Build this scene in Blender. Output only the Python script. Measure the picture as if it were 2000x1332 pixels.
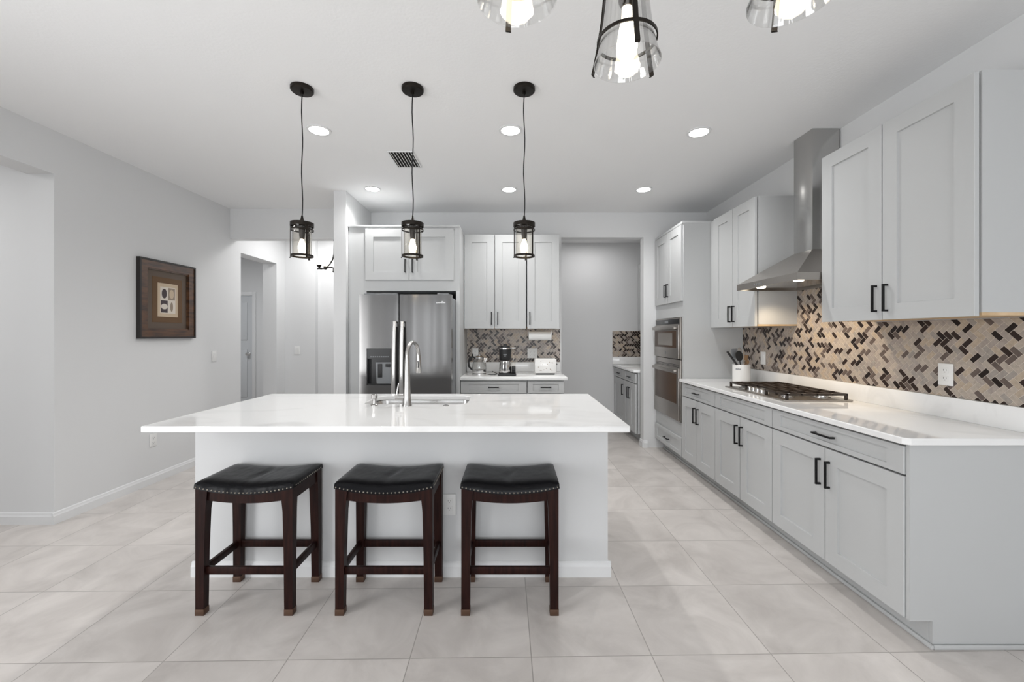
import bpy, bmesh, math, random
from mathutils import Vector, Matrix
R = math.radians
S = bpy.context.scene
for o in list(bpy.data.objects): bpy.data.objects.remove(o)
C = S.collection
random.seed(7)

# ------------------------------------------------------------------ camera
F = 810.0; H = 1.354; V0 = 653.0
cd = bpy.data.cameras.new('camera'); cam = bpy.data.objects.new('camera', cd); C.objects.link(cam)
cam.location = (0, 0, H); cam.rotation_euler = (R(90), 0, 0)
cd.sensor_width = 36; cd.lens = F/2000*36; cd.shift_y = (V0-666)/2000; cd.clip_start = .05
S.camera = cam
S.view_settings.view_transform = 'Standard'
try: S.view_settings.look = 'None'
except Exception: pass
S.view_settings.exposure = 0.36; S.view_settings.gamma = 1; S.view_settings.use_curve_mapping = False

# ------------------------------------------------------------------ world
W = bpy.data.worlds.new('World'); S.world = W; W.use_nodes = True
bg = W.node_tree.nodes['Background']; bg.inputs[0].default_value = (.86, .93, 1, 1); bg.inputs[1].default_value = 1.6

# ------------------------------------------------------------------ lights
def area(name, loc, rot, sx, sy, power, col=(1, 1, 1)):
    l = bpy.data.lights.new(name, 'AREA'); l.shape = 'RECTANGLE'; l.size = sx; l.size_y = sy
    l.energy = power; l.color = col
    o = bpy.data.objects.new(name, l); C.objects.link(o); o.location = loc; o.rotation_euler = rot
    return o
def point(name, loc, power, col=(1, .9, .78), r=.03):
    l = bpy.data.lights.new(name, 'POINT'); l.energy = power; l.color = col; l.shadow_soft_size = r
    o = bpy.data.objects.new(name, l); C.objects.link(o); o.location = loc
    return o
# daylight entering through the windows of the rear wall
TILT = R(108)
area('daylight_narrow', (-2.90, -4.46, 1.35), (TILT, 0, 0), .20, 2.1, 5, (.98, .99, 1))
area('daylight_slim', (-2.12, -4.46, 1.35), (TILT, 0, 0), .16, 2.1, 4, (.98, .99, 1))
area('daylight_wide', (.55, -4.46, 1.35), (TILT, 0, 0), 2.6, 2.1, 48, (.98, .99, 1))
# side fill light, added in an unseen opening at the near left
area('side_fill', (-3.3, -.25, 1.2), (R(98), 0, R(-90)), 1.4, 2.1, 62, (.98, .99, 1))
# unseen area lights added to brighten the adjoining spaces
area('hall_fill', (-2.5, 5.45, 2.78), (0, 0, 0), .5, .4, 10.5, (1, .99, .98))
area('side_room_fill', (-4.6, 5.6, 2.78), (0, 0, 0), .5, .5, 22, (.98, .99, 1))
area('near_hall_fill', (-4.6, 1.9, 2.78), (0, 0, 0), .6, .6, 18, (1, .99, .98))
area('pantry_fill', (1.1, 5.65, 2.69), (0, 0, 0), .4, .3, 3.6, (1, .98, .97))

# ------------------------------------------------------------------ materials
def mat(name, col, rough=.5, metal=0, spec=None, emit=None, es=0, trans=0, alpha=1, ior=None, coat=0):
    m = bpy.data.materials.new(name); m.use_nodes = True
    b = m.node_tree.nodes['Principled BSDF']
    b.inputs['Base Color'].default_value = (*col, 1); b.inputs['Roughness'].default_value = rough
    b.inputs['Metallic'].default_value = metal
    if spec is not None: b.inputs['Specular IOR Level'].default_value = spec
    if emit: b.inputs['Emission Color'].default_value = (*emit, 1); b.inputs['Emission Strength'].default_value = es
    if trans: b.inputs['Transmission Weight'].default_value = trans
    if ior: b.inputs['IOR'].default_value = ior
    if coat: b.inputs['Coat Weight'].default_value = coat; b.inputs['Coat Roughness'].default_value = .05
    return m
def nd(m, t, **kw):
    n = m.node_tree.nodes.new(t)
    for k, v in kw.items(): setattr(n, k, v)
    return n
def lk(m, a, b): m.node_tree.links.new(a, b)
def bsdf(m): return m.node_tree.nodes['Principled BSDF']
def coords(m, scale=(1, 1, 1), rot=(0, 0, 0), loc=(0, 0, 0)):
    g = nd(m, 'ShaderNodeNewGeometry'); mp = nd(m, 'ShaderNodeMapping')
    mp.inputs['Scale'].default_value = scale; mp.inputs['Rotation'].default_value = rot; mp.inputs['Location'].default_value = loc
    lk(m, g.outputs['Position'], mp.inputs['Vector']); return mp.outputs['Vector']
def bump_noise(m, scale, strength, dist=.002, sc3=(1, 1, 1), detail=3):
    v = coords(m, sc3); n = nd(m, 'ShaderNodeTexNoise'); n.inputs['Scale'].default_value = scale; n.inputs['Detail'].default_value = detail
    b = nd(m, 'ShaderNodeBump'); b.inputs['Strength'].default_value = strength; b.inputs['Distance'].default_value = dist
    lk(m, v, n.inputs['Vector']); lk(m, n.outputs['Fac'], b.inputs['Height']); lk(m, b.outputs['Normal'], bsdf(m).inputs['Normal'])
    return n
def vary(m, c1, c2, scale, lo=.35, hi=.65, sc3=(1, 1, 1), detail=4, dist=0):
    v = coords(m, sc3); n = nd(m, 'ShaderNodeTexNoise'); n.inputs['Scale'].default_value = scale; n.inputs['Detail'].default_value = detail
    n.inputs['Distortion'].default_value = dist
    r = nd(m, 'ShaderNodeValToRGB'); r.color_ramp.elements[0].position = lo; r.color_ramp.elements[1].position = hi
    r.color_ramp.elements[0].color = (*c1, 1); r.color_ramp.elements[1].color = (*c2, 1)
    lk(m, v, n.inputs['Vector']); lk(m, n.outputs['Fac'], r.inputs['Fac']); lk(m, r.outputs['Color'], bsdf(m).inputs['Base Color'])
    return r

M = {}
M['wall'] = mat('wall_paint', (.72, .725, .73), .75, spec=.25); bump_noise(M['wall'], 160, .12, .001)
M['ceiling'] = mat('ceiling_paint', (.86, .865, .87), .85, spec=.2); bump_noise(M['ceiling'], 70, .35, .002)
M['trim'] = mat('trim_paint', (.76, .765, .77), .4, spec=.4); bump_noise(M['trim'], 60, .02, .001)
M['door'] = mat('door_paint', (.62, .64, .66), .4, spec=.4); bump_noise(M['door'], 60, .02, .001)
M['island'] = mat('island_paint', (.66, .665, .67), .6, spec=.3); bump_noise(M['island'], 160, .12, .001)
M['cab'] = mat('cabinet_paint', (.512, .52, .522), .42, spec=.35); bump_noise(M['cab'], 90, .03, .0006)
M['ply'] = mat('cabinet_underside_wood', (.62, .45, .27), .5); vary(M['ply'], (.52, .36, .20), (.68, .50, .31), 9, sc3=(1, 6, 1))
M['black'] = mat('black_metal', (.012, .012, .013), .38, metal=.6); bump_noise(M['black'], 300, .05, .0004)
M['bronze'] = mat('dark_bronze', (.022, .018, .015), .4, metal=.8); bump_noise(M['bronze'], 200, .08, .0005)
M['dark'] = mat('dark_gap', (.012, .012, .012), .9); bump_noise(M['dark'], 50, .05)
M['white'] = mat('white_plastic', (.80, .80, .79), .35); bump_noise(M['white'], 200, .02, .0005)
M['slot'] = mat('outlet_slot', (.10, .10, .10), .6); bump_noise(M['slot'], 200, .02, .0005)
M['leather'] = mat('black_leather', (.004, .004, .005), .26, spec=.13)
M['wood'] = mat('espresso_wood', (.02, .01, .01), .42, spec=.13); vary(M['wood'], (.011, .0035, .003), (.024, .008, .006), 6, sc3=(12, 12, 1)); 
M['brass'] = mat('antique_brass', (.10, .055, .035), .5, metal=.5); bump_noise(M['brass'], 200, .1, .0005)
M['nail'] = mat('nailhead_metal', (.30, .27, .23), .35, metal=1); bump_noise(M['nail'], 300, .05, .0003)
M['nickel'] = mat('satin_nickel', (.46, .45, .44), .24, metal=1); bump_noise(M['nickel'], 200, .02, .0003)
M['chrome'] = mat('brushed_nickel', (.66, .65, .64), .2, metal=1); bump_noise(M['chrome'], 200, .02, .0003)
M['iron'] = mat('cast_iron', (.028, .018, .012), .42, spec=.5); bump_noise(M['iron'], 300, .3, .0005)
M['blackglass'] = mat('black_glass', (.01, .01, .011), .28); bump_noise(M['blackglass'], 5, .01, .0002)
M['ovenglass'] = mat('bronze_oven_glass', (.085, .055, .038), .3, spec=.12); bump_noise(M['ovenglass'], 5, .01, .0002)
M['winglass'] = mat('microwave_window', (.22, .20, .18), .3, spec=.3); bump_noise(M['winglass'], 5, .01, .0002)
M['rubber'] = mat('black_plastic', (.012, .012, .013), .45); bump_noise(M['rubber'], 150, .05, .0004)
M['greyplastic'] = mat('grey_plastic', (.20, .21, .22), .35); bump_noise(M['greyplastic'], 100, .03, .0004)
M['paper'] = mat('paper', (.84, .84, .83), .9); bump_noise(M['paper'], 120, .3, .001)
M['ceramic'] = mat('white_ceramic', (.80, .79, .77), .2, coat=.3); bump_noise(M['ceramic'], 20, .03, .0006)
M['woodspoon'] = mat('utensil_wood', (.34, .20, .10), .6); vary(M['woodspoon'], (.28, .16, .08), (.4, .25, .13), 30, sc3=(1, 1, .2))
M['ledge'] = mat('lamp_lens', (1, 1, 1), .5, emit=(1, .99, .96), es=9)
M['bulb'] = mat('warm_bulb', (1, .9, .75), .3, emit=(1, .86, .62), es=16)
M['bulbwhite'] = mat('white_bulb', (1, .95, .85), .3, emit=(1, .90, .72), es=6)
M['hoodlamp'] = mat('hood_lamp_lens', (1, 1, 1), .4, emit=(1, .9, .72), es=8)
M['grout'] = mat('tile_grout', (.66, .60, .53), .8); bump_noise(M['grout'], 200, .2, .0006)
def glass(name, tint, rough=.02, amt=.12, power=3.5):
    m = bpy.data.materials.new(name); m.use_nodes = True; nt = m.node_tree; nt.nodes.remove(nt.nodes['Principled BSDF'])
    out = nt.nodes['Material Output']
    tr = nd(m, 'ShaderNodeBsdfTransparent'); tr.inputs[0].default_value = (*tint, 1)
    gl = nd(m, 'ShaderNodeBsdfGlossy'); gl.inputs['Roughness'].default_value = rough
    lw = nd(m, 'ShaderNodeLayerWeight'); lw.inputs['Blend'].default_value = .5
    fr = nd(m, 'ShaderNodeMath', operation='POWER'); fr.inputs[1].default_value = power; lk(m, lw.outputs['Facing'], fr.inputs[0])
    ad = nd(m, 'ShaderNodeMath', operation='ADD'); ad.inputs[1].default_value = amt*.3; ad.use_clamp = True
    n = nd(m, 'ShaderNodeTexNoise'); n.inputs['Scale'].default_value = 40; bp = nd(m, 'ShaderNodeBump'); bp.inputs['Strength'].default_value = .15; bp.inputs['Distance'].default_value = .002
    lk(m, coords(m), n.inputs['Vector']); lk(m, n.outputs['Fac'], bp.inputs['Height']); lk(m, bp.outputs['Normal'], gl.inputs['Normal'])
    mx = nd(m, 'ShaderNodeMixShader')
    lk(m, fr.outputs[0], ad.inputs[0]); lk(m, ad.outputs[0], mx.inputs[0]); lk(m, tr.outputs[0], mx.inputs[1]); lk(m, gl.outputs[0], mx.inputs[2]); lk(m, mx.outputs[0], out.inputs['Surface'])
    return m
M['glass'] = glass('clear_lamp_glass', (.965, .965, .96), .04, .28, 2.4)
M['amber'] = glass('seeded_lamp_glass', (.985, .975, .955), .05, .1)
# leather: soft creases
def leather():
    m = M['leather']; n = bump_noise(m, 7, .5, .010, (1.6, 1, 1), 2)
leather()
# stainless: brushed (variation mostly across the sheet)
def steel(name, col, rough, sc3):
    m = mat(name, col, rough, metal=1)
    v = coords(m, sc3); n = nd(m, 'ShaderNodeTexNoise'); n.inputs['Scale'].default_value = 1; n.inputs['Detail'].default_value = 6
    mr = nd(m, 'ShaderNodeMapRange'); mr.inputs[3].default_value = rough*.8; mr.inputs[4].default_value = rough*1.25
    lk(m, v, n.inputs['Vector']); lk(m, n.outputs['Fac'], mr.inputs[0]); lk(m, mr.outputs[0], bsdf(m).inputs['Roughness'])
    return m
M['steel'] = steel('stainless_steel', (.185, .182, .18), .16, (160, 160, 2))
M['steelh'] = steel('stainless_steel_brushed_across', (.40, .375, .35), .32, (2, 2, 200))
M['steelc'] = steel('stainless_steel_chimney', (.52, .515, .505), .22, (160, 160, 2))
# quartz worktop
M['quartz'] = mat('white_quartz', (.80, .80, .80), .05, spec=.5)
vary(M['quartz'], (.775, .775, .77), (.85, .85, .845), 2.2, .30, .45, sc3=(.6, 1.6, 1), dist=1.5)
# floor tile: slightly rotated grid
def floor_mat():
    m = mat('porcelain_floor_tile', (.6, .57, .54), .3, spec=.35)
    ang = .0165; tx, ty = .508, .482
    v = coords(m, (1, 1, 1), (0, 0, -ang), (0, 0, 0))
    sp = nd(m, 'ShaderNodeSeparateXYZ'); lk(m, v, sp.inputs[0])
    def ax(out, off, s):
        a = nd(m, 'ShaderNodeMath', operation='SUBTRACT'); a.inputs[1].default_value = off; lk(m, out, a.inputs[0])
        d = nd(m, 'ShaderNodeMath', operation='DIVIDE'); d.inputs[1].default_value = s; lk(m, a.outputs[0], d.inputs[0])
        fl = nd(m, 'ShaderNodeMath', operation='FLOOR'); lk(m, d.outputs[0], fl.inputs[0])
        pp = nd(m, 'ShaderNodeMath', operation='PINGPONG'); pp.inputs[1].default_value = .5; lk(m, d.outputs[0], pp.inputs[0])
        mu = nd(m, 'ShaderNodeMath', operation='MULTIPLY'); mu.inputs[1].default_value = s; lk(m, pp.outputs[0], mu.inputs[0])
        return fl.outputs[0], mu.outputs[0]
    c, s = math.cos(ang), math.sin(ang)
    fx, dx = ax(sp.outputs[0], .585*c+2.0*s, tx); fy, dy = ax(sp.outputs[1], 2.238*c-1.0*s, ty)
    mn = nd(m, 'ShaderNodeMath', operation='MINIMUM'); lk(m, dx, mn.inputs[0]); lk(m, dy, mn.inputs[1])
    gr = nd(m, 'ShaderNodeMapRange'); gr.inputs[1].default_value = .0012; gr.inputs[2].default_value = .0026; lk(m, mn.outputs[0], gr.inputs[0])
    cb = nd(m, 'ShaderNodeCombineXYZ'); lk(m, fx, cb.inputs[0]); lk(m, fy, cb.inputs[1])
    wn = nd(m, 'ShaderNodeTexWhiteNoise'); lk(m, cb.outputs[0], wn.inputs['Vector'])
    off = nd(m, 'ShaderNodeVectorMath', operation='MULTIPLY_ADD'); off.inputs[1].default_value = (7, 7, 7); lk(m, wn.outputs['Color'], off.inputs[0]); lk(m, v, off.inputs[2])
    n = nd(m, 'ShaderNodeTexNoise'); n.inputs['Scale'].default_value = 3.2; n.inputs['Detail'].default_value = 7; n.inputs['Roughness'].default_value = .6; n.inputs['Distortion'].default_value = .8
    lk(m, off.outputs[0], n.inputs['Vector'])
    r = nd(m, 'ShaderNodeValToRGB'); r.color_ramp.elements[0].position = .3; r.color_ramp.elements[1].position = .72
    r.color_ramp.elements[0].color = (.52, .485, .46, 1); r.color_ramp.elements[1].color = (.72, .68, .65, 1); lk(m, n.outputs['Fac'], r.inputs['Fac'])
    hs = nd(m, 'ShaderNodeHueSaturation'); mr = nd(m, 'ShaderNodeMapRange'); mr.inputs[3].default_value = .96; mr.inputs[4].default_value = 1.04
    lk(m, wn.outputs['Value'], mr.inputs[0]); lk(m, mr.outputs[0], hs.inputs['Value']); lk(m, r.outputs['Color'], hs.inputs['Color'])
    mx = nd(m, 'ShaderNodeMix', data_type='RGBA'); mx.inputs[6].default_value = (.36, .335, .31, 1)
    lk(m, gr.outputs[0], mx.inputs[0]); lk(m, hs.outputs['Color'], mx.inputs[7]); lk(m, mx.outputs[2], bsdf(m).inputs['Base Color'])
    b = nd(m, 'ShaderNodeBump'); b.inputs['Strength'].default_value = .4; b.inputs['Distance'].default_value = .001; lk(m, gr.outputs[0], b.inputs['Height']); lk(m, b.outputs['Normal'], bsdf(m).inputs['Normal'])
    return m
M['floor'] = floor_mat()
TILES = []
for nm, c in [('light', (.43, .37, .315)), ('sand', (.44, .36, .28)), ('taupe', (.37, .32, .285)), ('grey', (.33, .295, .265)), ('mid', (.13, .10, .087)), ('dark', (.032, .019, .015)), ('darker', (.018, .011, .009))]:
    m = mat('mosaic_'+nm, c, .3, spec=.4); vary(m, tuple(x*.9 for x in c), tuple(min(1, x*1.1) for x in c), 60); TILES.append(m)
TW = [.24, .15, .16, .11, .13, .13, .08]
# picture
M['frame'] = mat('walnut_frame', (.05, .025, .012), .3, coat=.3); vary(M['frame'], (.035, .013, .005), (.11, .045, .016), 14, sc3=(1, .5, 3))
M['framedark'] = mat('frame_edge', (.012, .009, .008), .35); bump_noise(M['framedark'], 50, .05)
M['mat1'] = mat('brown_grey_mat', (.105, .075, .055), .6); bump_noise(M['mat1'], 300, .1, .0004)
M['mat2'] = mat('brown_mat', (.12, .062, .025), .7); bump_noise(M['mat2'], 300, .1, .0004)
M['card'] = mat('cream_card', (.55, .44, .32), .8); bump_noise(M['card'], 200, .1, .0004)
M['card2'] = mat('pale_card', (.68, .62, .55), .8); bump_noise(M['card2'], 200, .1, .0004)
M['ink'] = mat('dark_ink', (.06, .045, .05), .8); bump_noise(M['ink'], 200, .1, .0004)
M['ink2'] = mat('taupe_ink', (.30, .24, .19), .8); bump_noise(M['ink2'], 200, .1, .0004)

# ------------------------------------------------------------------ mesh helpers
ORG = {}
class MB:
    def __init__(s): s.bm = bmesh.new(); s.mats = []
    def mi(s, m):
        if m is None: return 0
        if m not in s.mats: s.mats.append(m)
        return s.mats.index(m)
    def _add(s, vs, fs, m=None, T=None):
        bv = [s.bm.verts.new((T @ Vector(v)) if T is not None else v) for v in vs]
        k = s.mi(m); out = []
        for f in fs:
            try: nf = s.bm.faces.new([bv[i] for i in f]); nf.material_index = k; out.append(nf)
            except ValueError: pass
        return out
    def box(s, x0, x1, y0, y1, z0, z1, bev=0, m=None, T=None):
        if x0 > x1: x0, x1 = x1, x0
        if y0 > y1: y0, y1 = y1, y0
        if z0 > z1: z0, z1 = z1, z0
        vs = [(x0, y0, z0), (x1, y0, z0), (x1, y1, z0), (x0, y1, z0), (x0, y0, z1), (x1, y0, z1), (x1, y1, z1), (x0, y1, z1)]
        fs = s._add(vs, [(0, 3, 2, 1), (4, 5, 6, 7), (0, 1, 5, 4), (1, 2, 6, 5), (2, 3, 7, 6), (3, 0, 4, 7)], m, T)
        if bev > 0:
            es = {e for f in fs for e in f.edges}
            bmesh.ops.bevel(s.bm, geom=list(es), offset=bev, segments=2, affect='EDGES', profile=.5)
        return s
    def hull8(s, a, b, m=None, T=None):   # two quads
        s._add(list(a)+list(b), [(0, 3, 2, 1), (4, 5, 6, 7), (0, 1, 5, 4), (1, 2, 6, 5), (2, 3, 7, 6), (3, 0, 4, 7)], m, T); return s
    def tube(s, pts, r, n=12, m=None, T=None, cap=True):
        pts = [Vector(p) for p in pts]; rs = r if isinstance(r, (list, tuple)) else [r]*len(pts)
        vs = []; fs = []; prev = None
        for i, p in enumerate(pts):
            d = (pts[min(i+1, len(pts)-1)]-pts[max(i-1, 0)]).normalized()
            if prev is None:
                a = d.orthogonal().normalized()
            else:
                a = (prev - d*prev.dot(d)).normalized()
            prev = a; b = d.cross(a)
            for k in range(n):
                t = 2*math.pi*k/n; vs.append(p+(a*math.cos(t)+b*math.sin(t))*rs[i])
        for i in range(len(pts)-1):
            for k in range(n):
                fs.append((i*n+k, i*n+(k+1) % n, (i+1)*n+(k+1) % n, (i+1)*n+k))
        if cap: fs.append(tuple(range(n))[::-1]); fs.append(tuple(range((len(pts)-1)*n, len(pts)*n)))
        s._add(vs, fs, m, T); return s
    def cyl(s, p0, p1, r, n=24, m=None, T=None, r2=None): return s.tube([p0, p1], [r, r if r2 is None else r2], n, m, T)
    def lathe(s, prof, c, n=32, m=None, axis='z', closed=False, T=None):
        vs = []; fs = []; c = Vector(c)
        for (r, z) in prof:
            for k in range(n):
                t = 2*math.pi*k/n
                if axis == 'z': v = Vector((r*math.cos(t), r*math.sin(t), z))
                elif axis == 'x': v = Vector((z, r*math.cos(t), r*math.sin(t)))
                else: v = Vector((r*math.cos(t), z, -r*math.sin(t)))
                vs.append(c+v)
        L = len(prof)
        for i in range(L if closed else L-1):
            j = (i+1) % L
            for k in range(n): fs.append((i*n+k, i*n+(k+1) % n, j*n+(k+1) % n, j*n+k))
        s._add(vs, fs, m, T)
        return s
    def ring(s, c, ro, ri, z0, z1, n=40, m=None, axis='z'):
        return s.lathe([(ro, z0), (ro, z1), (ri, z1), (ri, z0)], c, n, m, axis, closed=True)
    def prism(s, poly, h0, h1, f, m=None):
        """poly of 2d points, f(a,b,h)->xyz"""
        n = len(poly); vs = [f(a, b, h0) for a, b in poly]+[f(a, b, h1) for a, b in poly]
        fs = [tuple(range(n))[::-1], tuple(range(n, 2*n))]+[(i, (i+1) % n, n+(i+1) % n, n+i) for i in range(n)]
        s._add(vs, fs, m); return s
    def build(s, name, m, parent=None, smooth=35, doubles=False):
        bm = s.bm
        if doubles: bmesh.ops.remove_doubles(bm, verts=bm.verts, dist=1e-5)
        bmesh.ops.recalc_face_normals(bm, faces=bm.faces)
        me = bpy.data.meshes.new(name)
        org = ORG.get(parent.name, Vector()) if parent else None
        if parent is None:
            # origin at base centre
            xs = [v.co.x for v in bm.verts]; ys = [v.co.y for v in bm.verts]; zs = [v.co.z for v in bm.verts]
            org = Vector(((min(xs)+max(xs))/2, (min(ys)+max(ys))/2, min(zs)))
        bmesh.ops.translate(bm, verts=bm.verts, vec=-org)
        bm.to_mesh(me); bm.free()
        if s.mats:
            for mm in s.mats: me.materials.append(mm)
        else: me.materials.append(m)
        if smooth:
            me.polygons.foreach_set('use_smooth', [True]*len(me.polygons)); me.set_sharp_from_angle(angle=R(smooth))
        o = bpy.data.objects.new(name, me); C.objects.link(o)
        if parent: o.parent = parent; ORG[o.name] = ORG.get(parent.name, Vector())
        else: o.location = org; ORG[o.name] = org
        return o
def tag(o, label, cat, group=None):
    o['label'] = label; o['category'] = cat
    if group: o['group'] = group
    return o
def thing(name, label, cat, loc=(0, 0, 0), group=None):
    o = bpy.data.objects.new(name, None); C.objects.link(o); o.empty_display_size = .05
    o.location = loc; ORG[o.name] = Vector(loc)
    return tag(o, label, cat, group)
def struct(name, mb, m):
    o = mb.build(name, m); o['kind'] = 'structure'; return o
def copy_tree(o, parent=None):
    c = o.copy(); C.objects.link(c)
    if parent: c.parent = parent
    for ch in [x for x in bpy.data.objects if x.parent == o]: copy_tree(ch, c)
    return c
def place_copy(root, d, label):
    c = copy_tree(root); c.location = Vector(root.location)+Vector(d); c['label'] = label
    return c

# =================================================================== SETTING
XL, XR, YB, ZC = -3.27, 2.325, 4.96, 2.81
b = MB(); b.box(-6.6, 2.6, -4.6, 7.6, -.1, 0); struct('floor', b, M['floor'])
b = MB(); b.box(-6.6, 2.6, -4.6, 7.6, ZC, ZC+.1); struct('ceiling', b, M['ceiling'])
b = MB(); b.box(XR, XR+.15, -4.6, 6.36, 0, ZC); struct('wall_right', b, M['wall'])
# back wall: from the short wing wall to the right wall with the pantry opening
PO0, PO1, POZ = .59, 1.573, 2.514
b = MB(); b.box(-1.81, PO0, YB, YB+.12, 0, ZC); b.box(PO0, PO1, YB, YB+.12, POZ, ZC); b.box(PO1, XR, YB, YB+.12, 0, ZC)
struct('wall_back', b, M['wall'])
b = MB(); b.box(-1.81, -1.685, 4.21, 4.96, 0, ZC); struct('wall_wing', b, M['wall'])
b = MB(); b.box(-1.81, -1.69, YB+.12, 6.05, 0, ZC); struct('wall_hall_right', b, M['wall'])
# left wall with doorway near the hall and a cased opening near the camera
XL2 = XL-.19
b = MB(); b.box(XL2, XL, 2.96, 5.0, 0, ZC); b.box(XL2, XL, 5.0, 5.76, 2.338, ZC); b.box(XL2, XL, 5.76, 6.05, 0, ZC)
b.box(XL2, XL, .8, 2.96, 2.50, ZC); b.box(XL2, XL, .5, .8, 0, ZC); b.box(XL2, XL, -1.0, .5, 2.35, ZC); b.box(XL2, XL, -4.6, -1.0, 0, ZC)  # unseen second opening added for the side fill light
struct('wall_left', b, M['wall'])
b = MB(); b.box(XL, -1.81, 4.81, 4.93, 2.464, ZC); struct('wall_header', b, M['wall'])
b = MB(); b.box(XL, -2.83, 5.97, 6.09, 0, ZC); b.box(-2.83, -1.69, 6.05, 6.17, 0, ZC); struct('wall_hall_end', b, M['wall'])
b = MB(); b.box(-6.6, XL2, 2.96, 3.1, 0, ZC); struct('wall_near_hall', b, M['wall'])
b = MB(); b.box(-6.6, -6.48, -4.6, 7.6, 0, ZC); struct('wall_far_left', b, M['wall'])
b = MB(); b.box(-6.48, -5.52, 7.48, 7.6, 0, ZC); b.box(-5.52, -4.68, 7.48, 7.6, 2.05, ZC); b.box(-4.68, XL2, 7.48, 7.6, 0, ZC); struct('wall_side_room', b, M['wall'])
b = MB(); b.box(XL2, XL2+.1, 6.09, 7.48, 0, ZC); struct('wall_side_right', b, M['wall'])
# rear wall with its windows (behind the camera)
WN = [(-3.05, -2.75), (-2.24, -2.0), (-.8, 1.9)]
b = MB(); xs_ = [-6.6]+[v for w_ in WN for v in w_]+[2.6]
for k in range(0, len(xs_), 2): b.box(xs_[k], xs_[k+1], -4.6, -4.5, 0, ZC)
for x0, x1 in WN: b.box(x0, x1, -4.6, -4.5, 0, .25); b.box(x0, x1, -4.6, -4.5, 2.45, ZC)
struct('wall_rear', b, M['wall'])
for i, (x0, x1) in enumerate(WN):
    b = MB(); b.box(x0, x0+.03, -4.58, -4.52, .25, 2.45); b.box(x1-.03, x1, -4.58, -4.52, .25, 2.45)
    b.box(x0+.03, x1-.03, -4.58, -4.52, .25, .28); b.box(x0+.03, x1-.03, -4.58, -4.52, 2.42, 2.45)
    struct('window_%d' % (i+1), b, M['trim'])
# pantry
b = MB(); b.box(.2, XR, 6.2, 6.36, 0, 2.72); struct('wall_pantry_back', b, M['wall'])
b = MB(); b.box(.2, .32, YB+.12, 6.2, 0, 2.72); struct('wall_pantry_left', b, M['wall'])
b = MB(); b.box(.2, XR, YB+.12, 6.36, 2.72, ZC); struct('ceiling_pantry', b, M['ceiling'])

def baseboard(name, x0, y0, x1, y1, t, sx, sy):
    """runs from (x0,y0) to (x1,y1), thickness grows toward (sx,sy)"""
    b = MB()
    prof = [(0, 0), (t, 0), (t, .058), (t*.62, .066), (t*.55, .078), (.002, .085), (0, .085)]
    n = len(prof); vs = [(x0+sx*a, y0+sy*a, z) for a, z in prof]+[(x1+sx*a, y1+sy*a, z) for a, z in prof]
    b._add(vs, [tuple(range(n))[::-1], tuple(range(n, 2*n))]+[(i, (i+1) % n, n+(i+1) % n, n+i) for i in range(n)])
    return struct(name, b, M['trim'])
baseboard('baseboard_left', XL, 2.945, XL, 5.0, .015, 1, 0)
baseboard('baseboard_near_hall', -6.48, 2.96, XL+.0, 2.96, .015, 0, -1)
baseboard('baseboard_hall', XL, 5.97, -2.83, 5.97, .015, 0, -1)
baseboard('baseboard_wing', -1.81, 4.21, -1.685, 4.21, .015, 0, -1)
baseboard('baseboard_back', PO1, YB, 1.62, YB, .015, 0, -1)
baseboard('baseboard_pantry', .32, 6.2, 1.50, 6.2, .015, 0, -1)
baseboard('baseboard_jamb', PO1, YB-.0, PO1, YB+.12, .015, -1, 0)

# panelled door in the side room
def panel_door():
    b = MB(); x0, x1, y = -5.515, -4.685, 7.50
    b.box(x0, x1, y, y+.04, .01, 2.045)
    for (a, c_, z0, z1) in ((x0+.1, -5.14, 1.25, 1.93), (-5.06, x1-.1, 1.25, 1.93), (x0+.1, -5.14, .22, 1.08), (-5.06, x1-.1, .22, 1.08)):
        b.box(a, c_, y-.010, y, z0, z1, .006)
    d = struct('door_1', b, M['door'])
    k = MB(); k.lathe([(0, 0), (.028, 0), (.028, -.012), (.012, -.02), (.012, -.045), (.028, -.055), (.03, -.07), (.018, -.082), (0, -.084)], (-4.75, y, 1.0), 20, axis='y')
    k.build('door_handle', M['chrome'], d)
panel_door()
b = MB(); b.box(-4.68, -4.615, 7.465, 7.48, 0, 2.12, .004); b.box(-5.585, -5.52, 7.465, 7.48, 0, 2.12, .004); b.box(-5.52, -4.68, 7.465, 7.48, 2.05, 2.12, .004); struct('trim_1', b, M['trim'])

# =================================================================== CABINETRY
def frame_matrix(origin, facing):
    if facing == '-x': U = Vector((0, -1, 0)); N = Vector((-1, 0, 0))
    else: U = Vector((1, 0, 0)); N = Vector((0, -1, 0))
    m = Matrix.Identity(4)
    for i in range(3): m[i][0] = U[i]; m[i][1] = N[i]; m[i][2] = (0, 0, 1)[i]; m[i][3] = origin[i]
    return m     # local: x across, y outward, z up
def shaker(T, x0, x1, z0, z1, parent, name='door', rail=.083, railz=None, t=.02, m=None):
    b = MB(); m = m or M['cab']; rz = railz or rail
    q = lambda ix, iz, y: [(x0+ix, y, z0+iz), (x1-ix, y, z0+iz), (x1-ix, y, z1-iz), (x0+ix, y, z1-iz)]
    e = .0015; loops = [q(0, 0, 0), q(0, 0, t-e), q(e, e, t), q(rail, rz, t), q(rail+.0012, rz+.0012, t-.010)]
    vs = [v for l in loops for v in l]; fs = [(0, 1, 2, 3), (16, 17, 18, 19)]
    for i in range(4):
        for k in range(4): fs.append((i*4+k, i*4+(k+1) % 4, (i+1)*4+(k+1) % 4, (i+1)*4+k))
    b._add(vs, fs, None, T)
    return b.build(name, m, parent, smooth=0)
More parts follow.
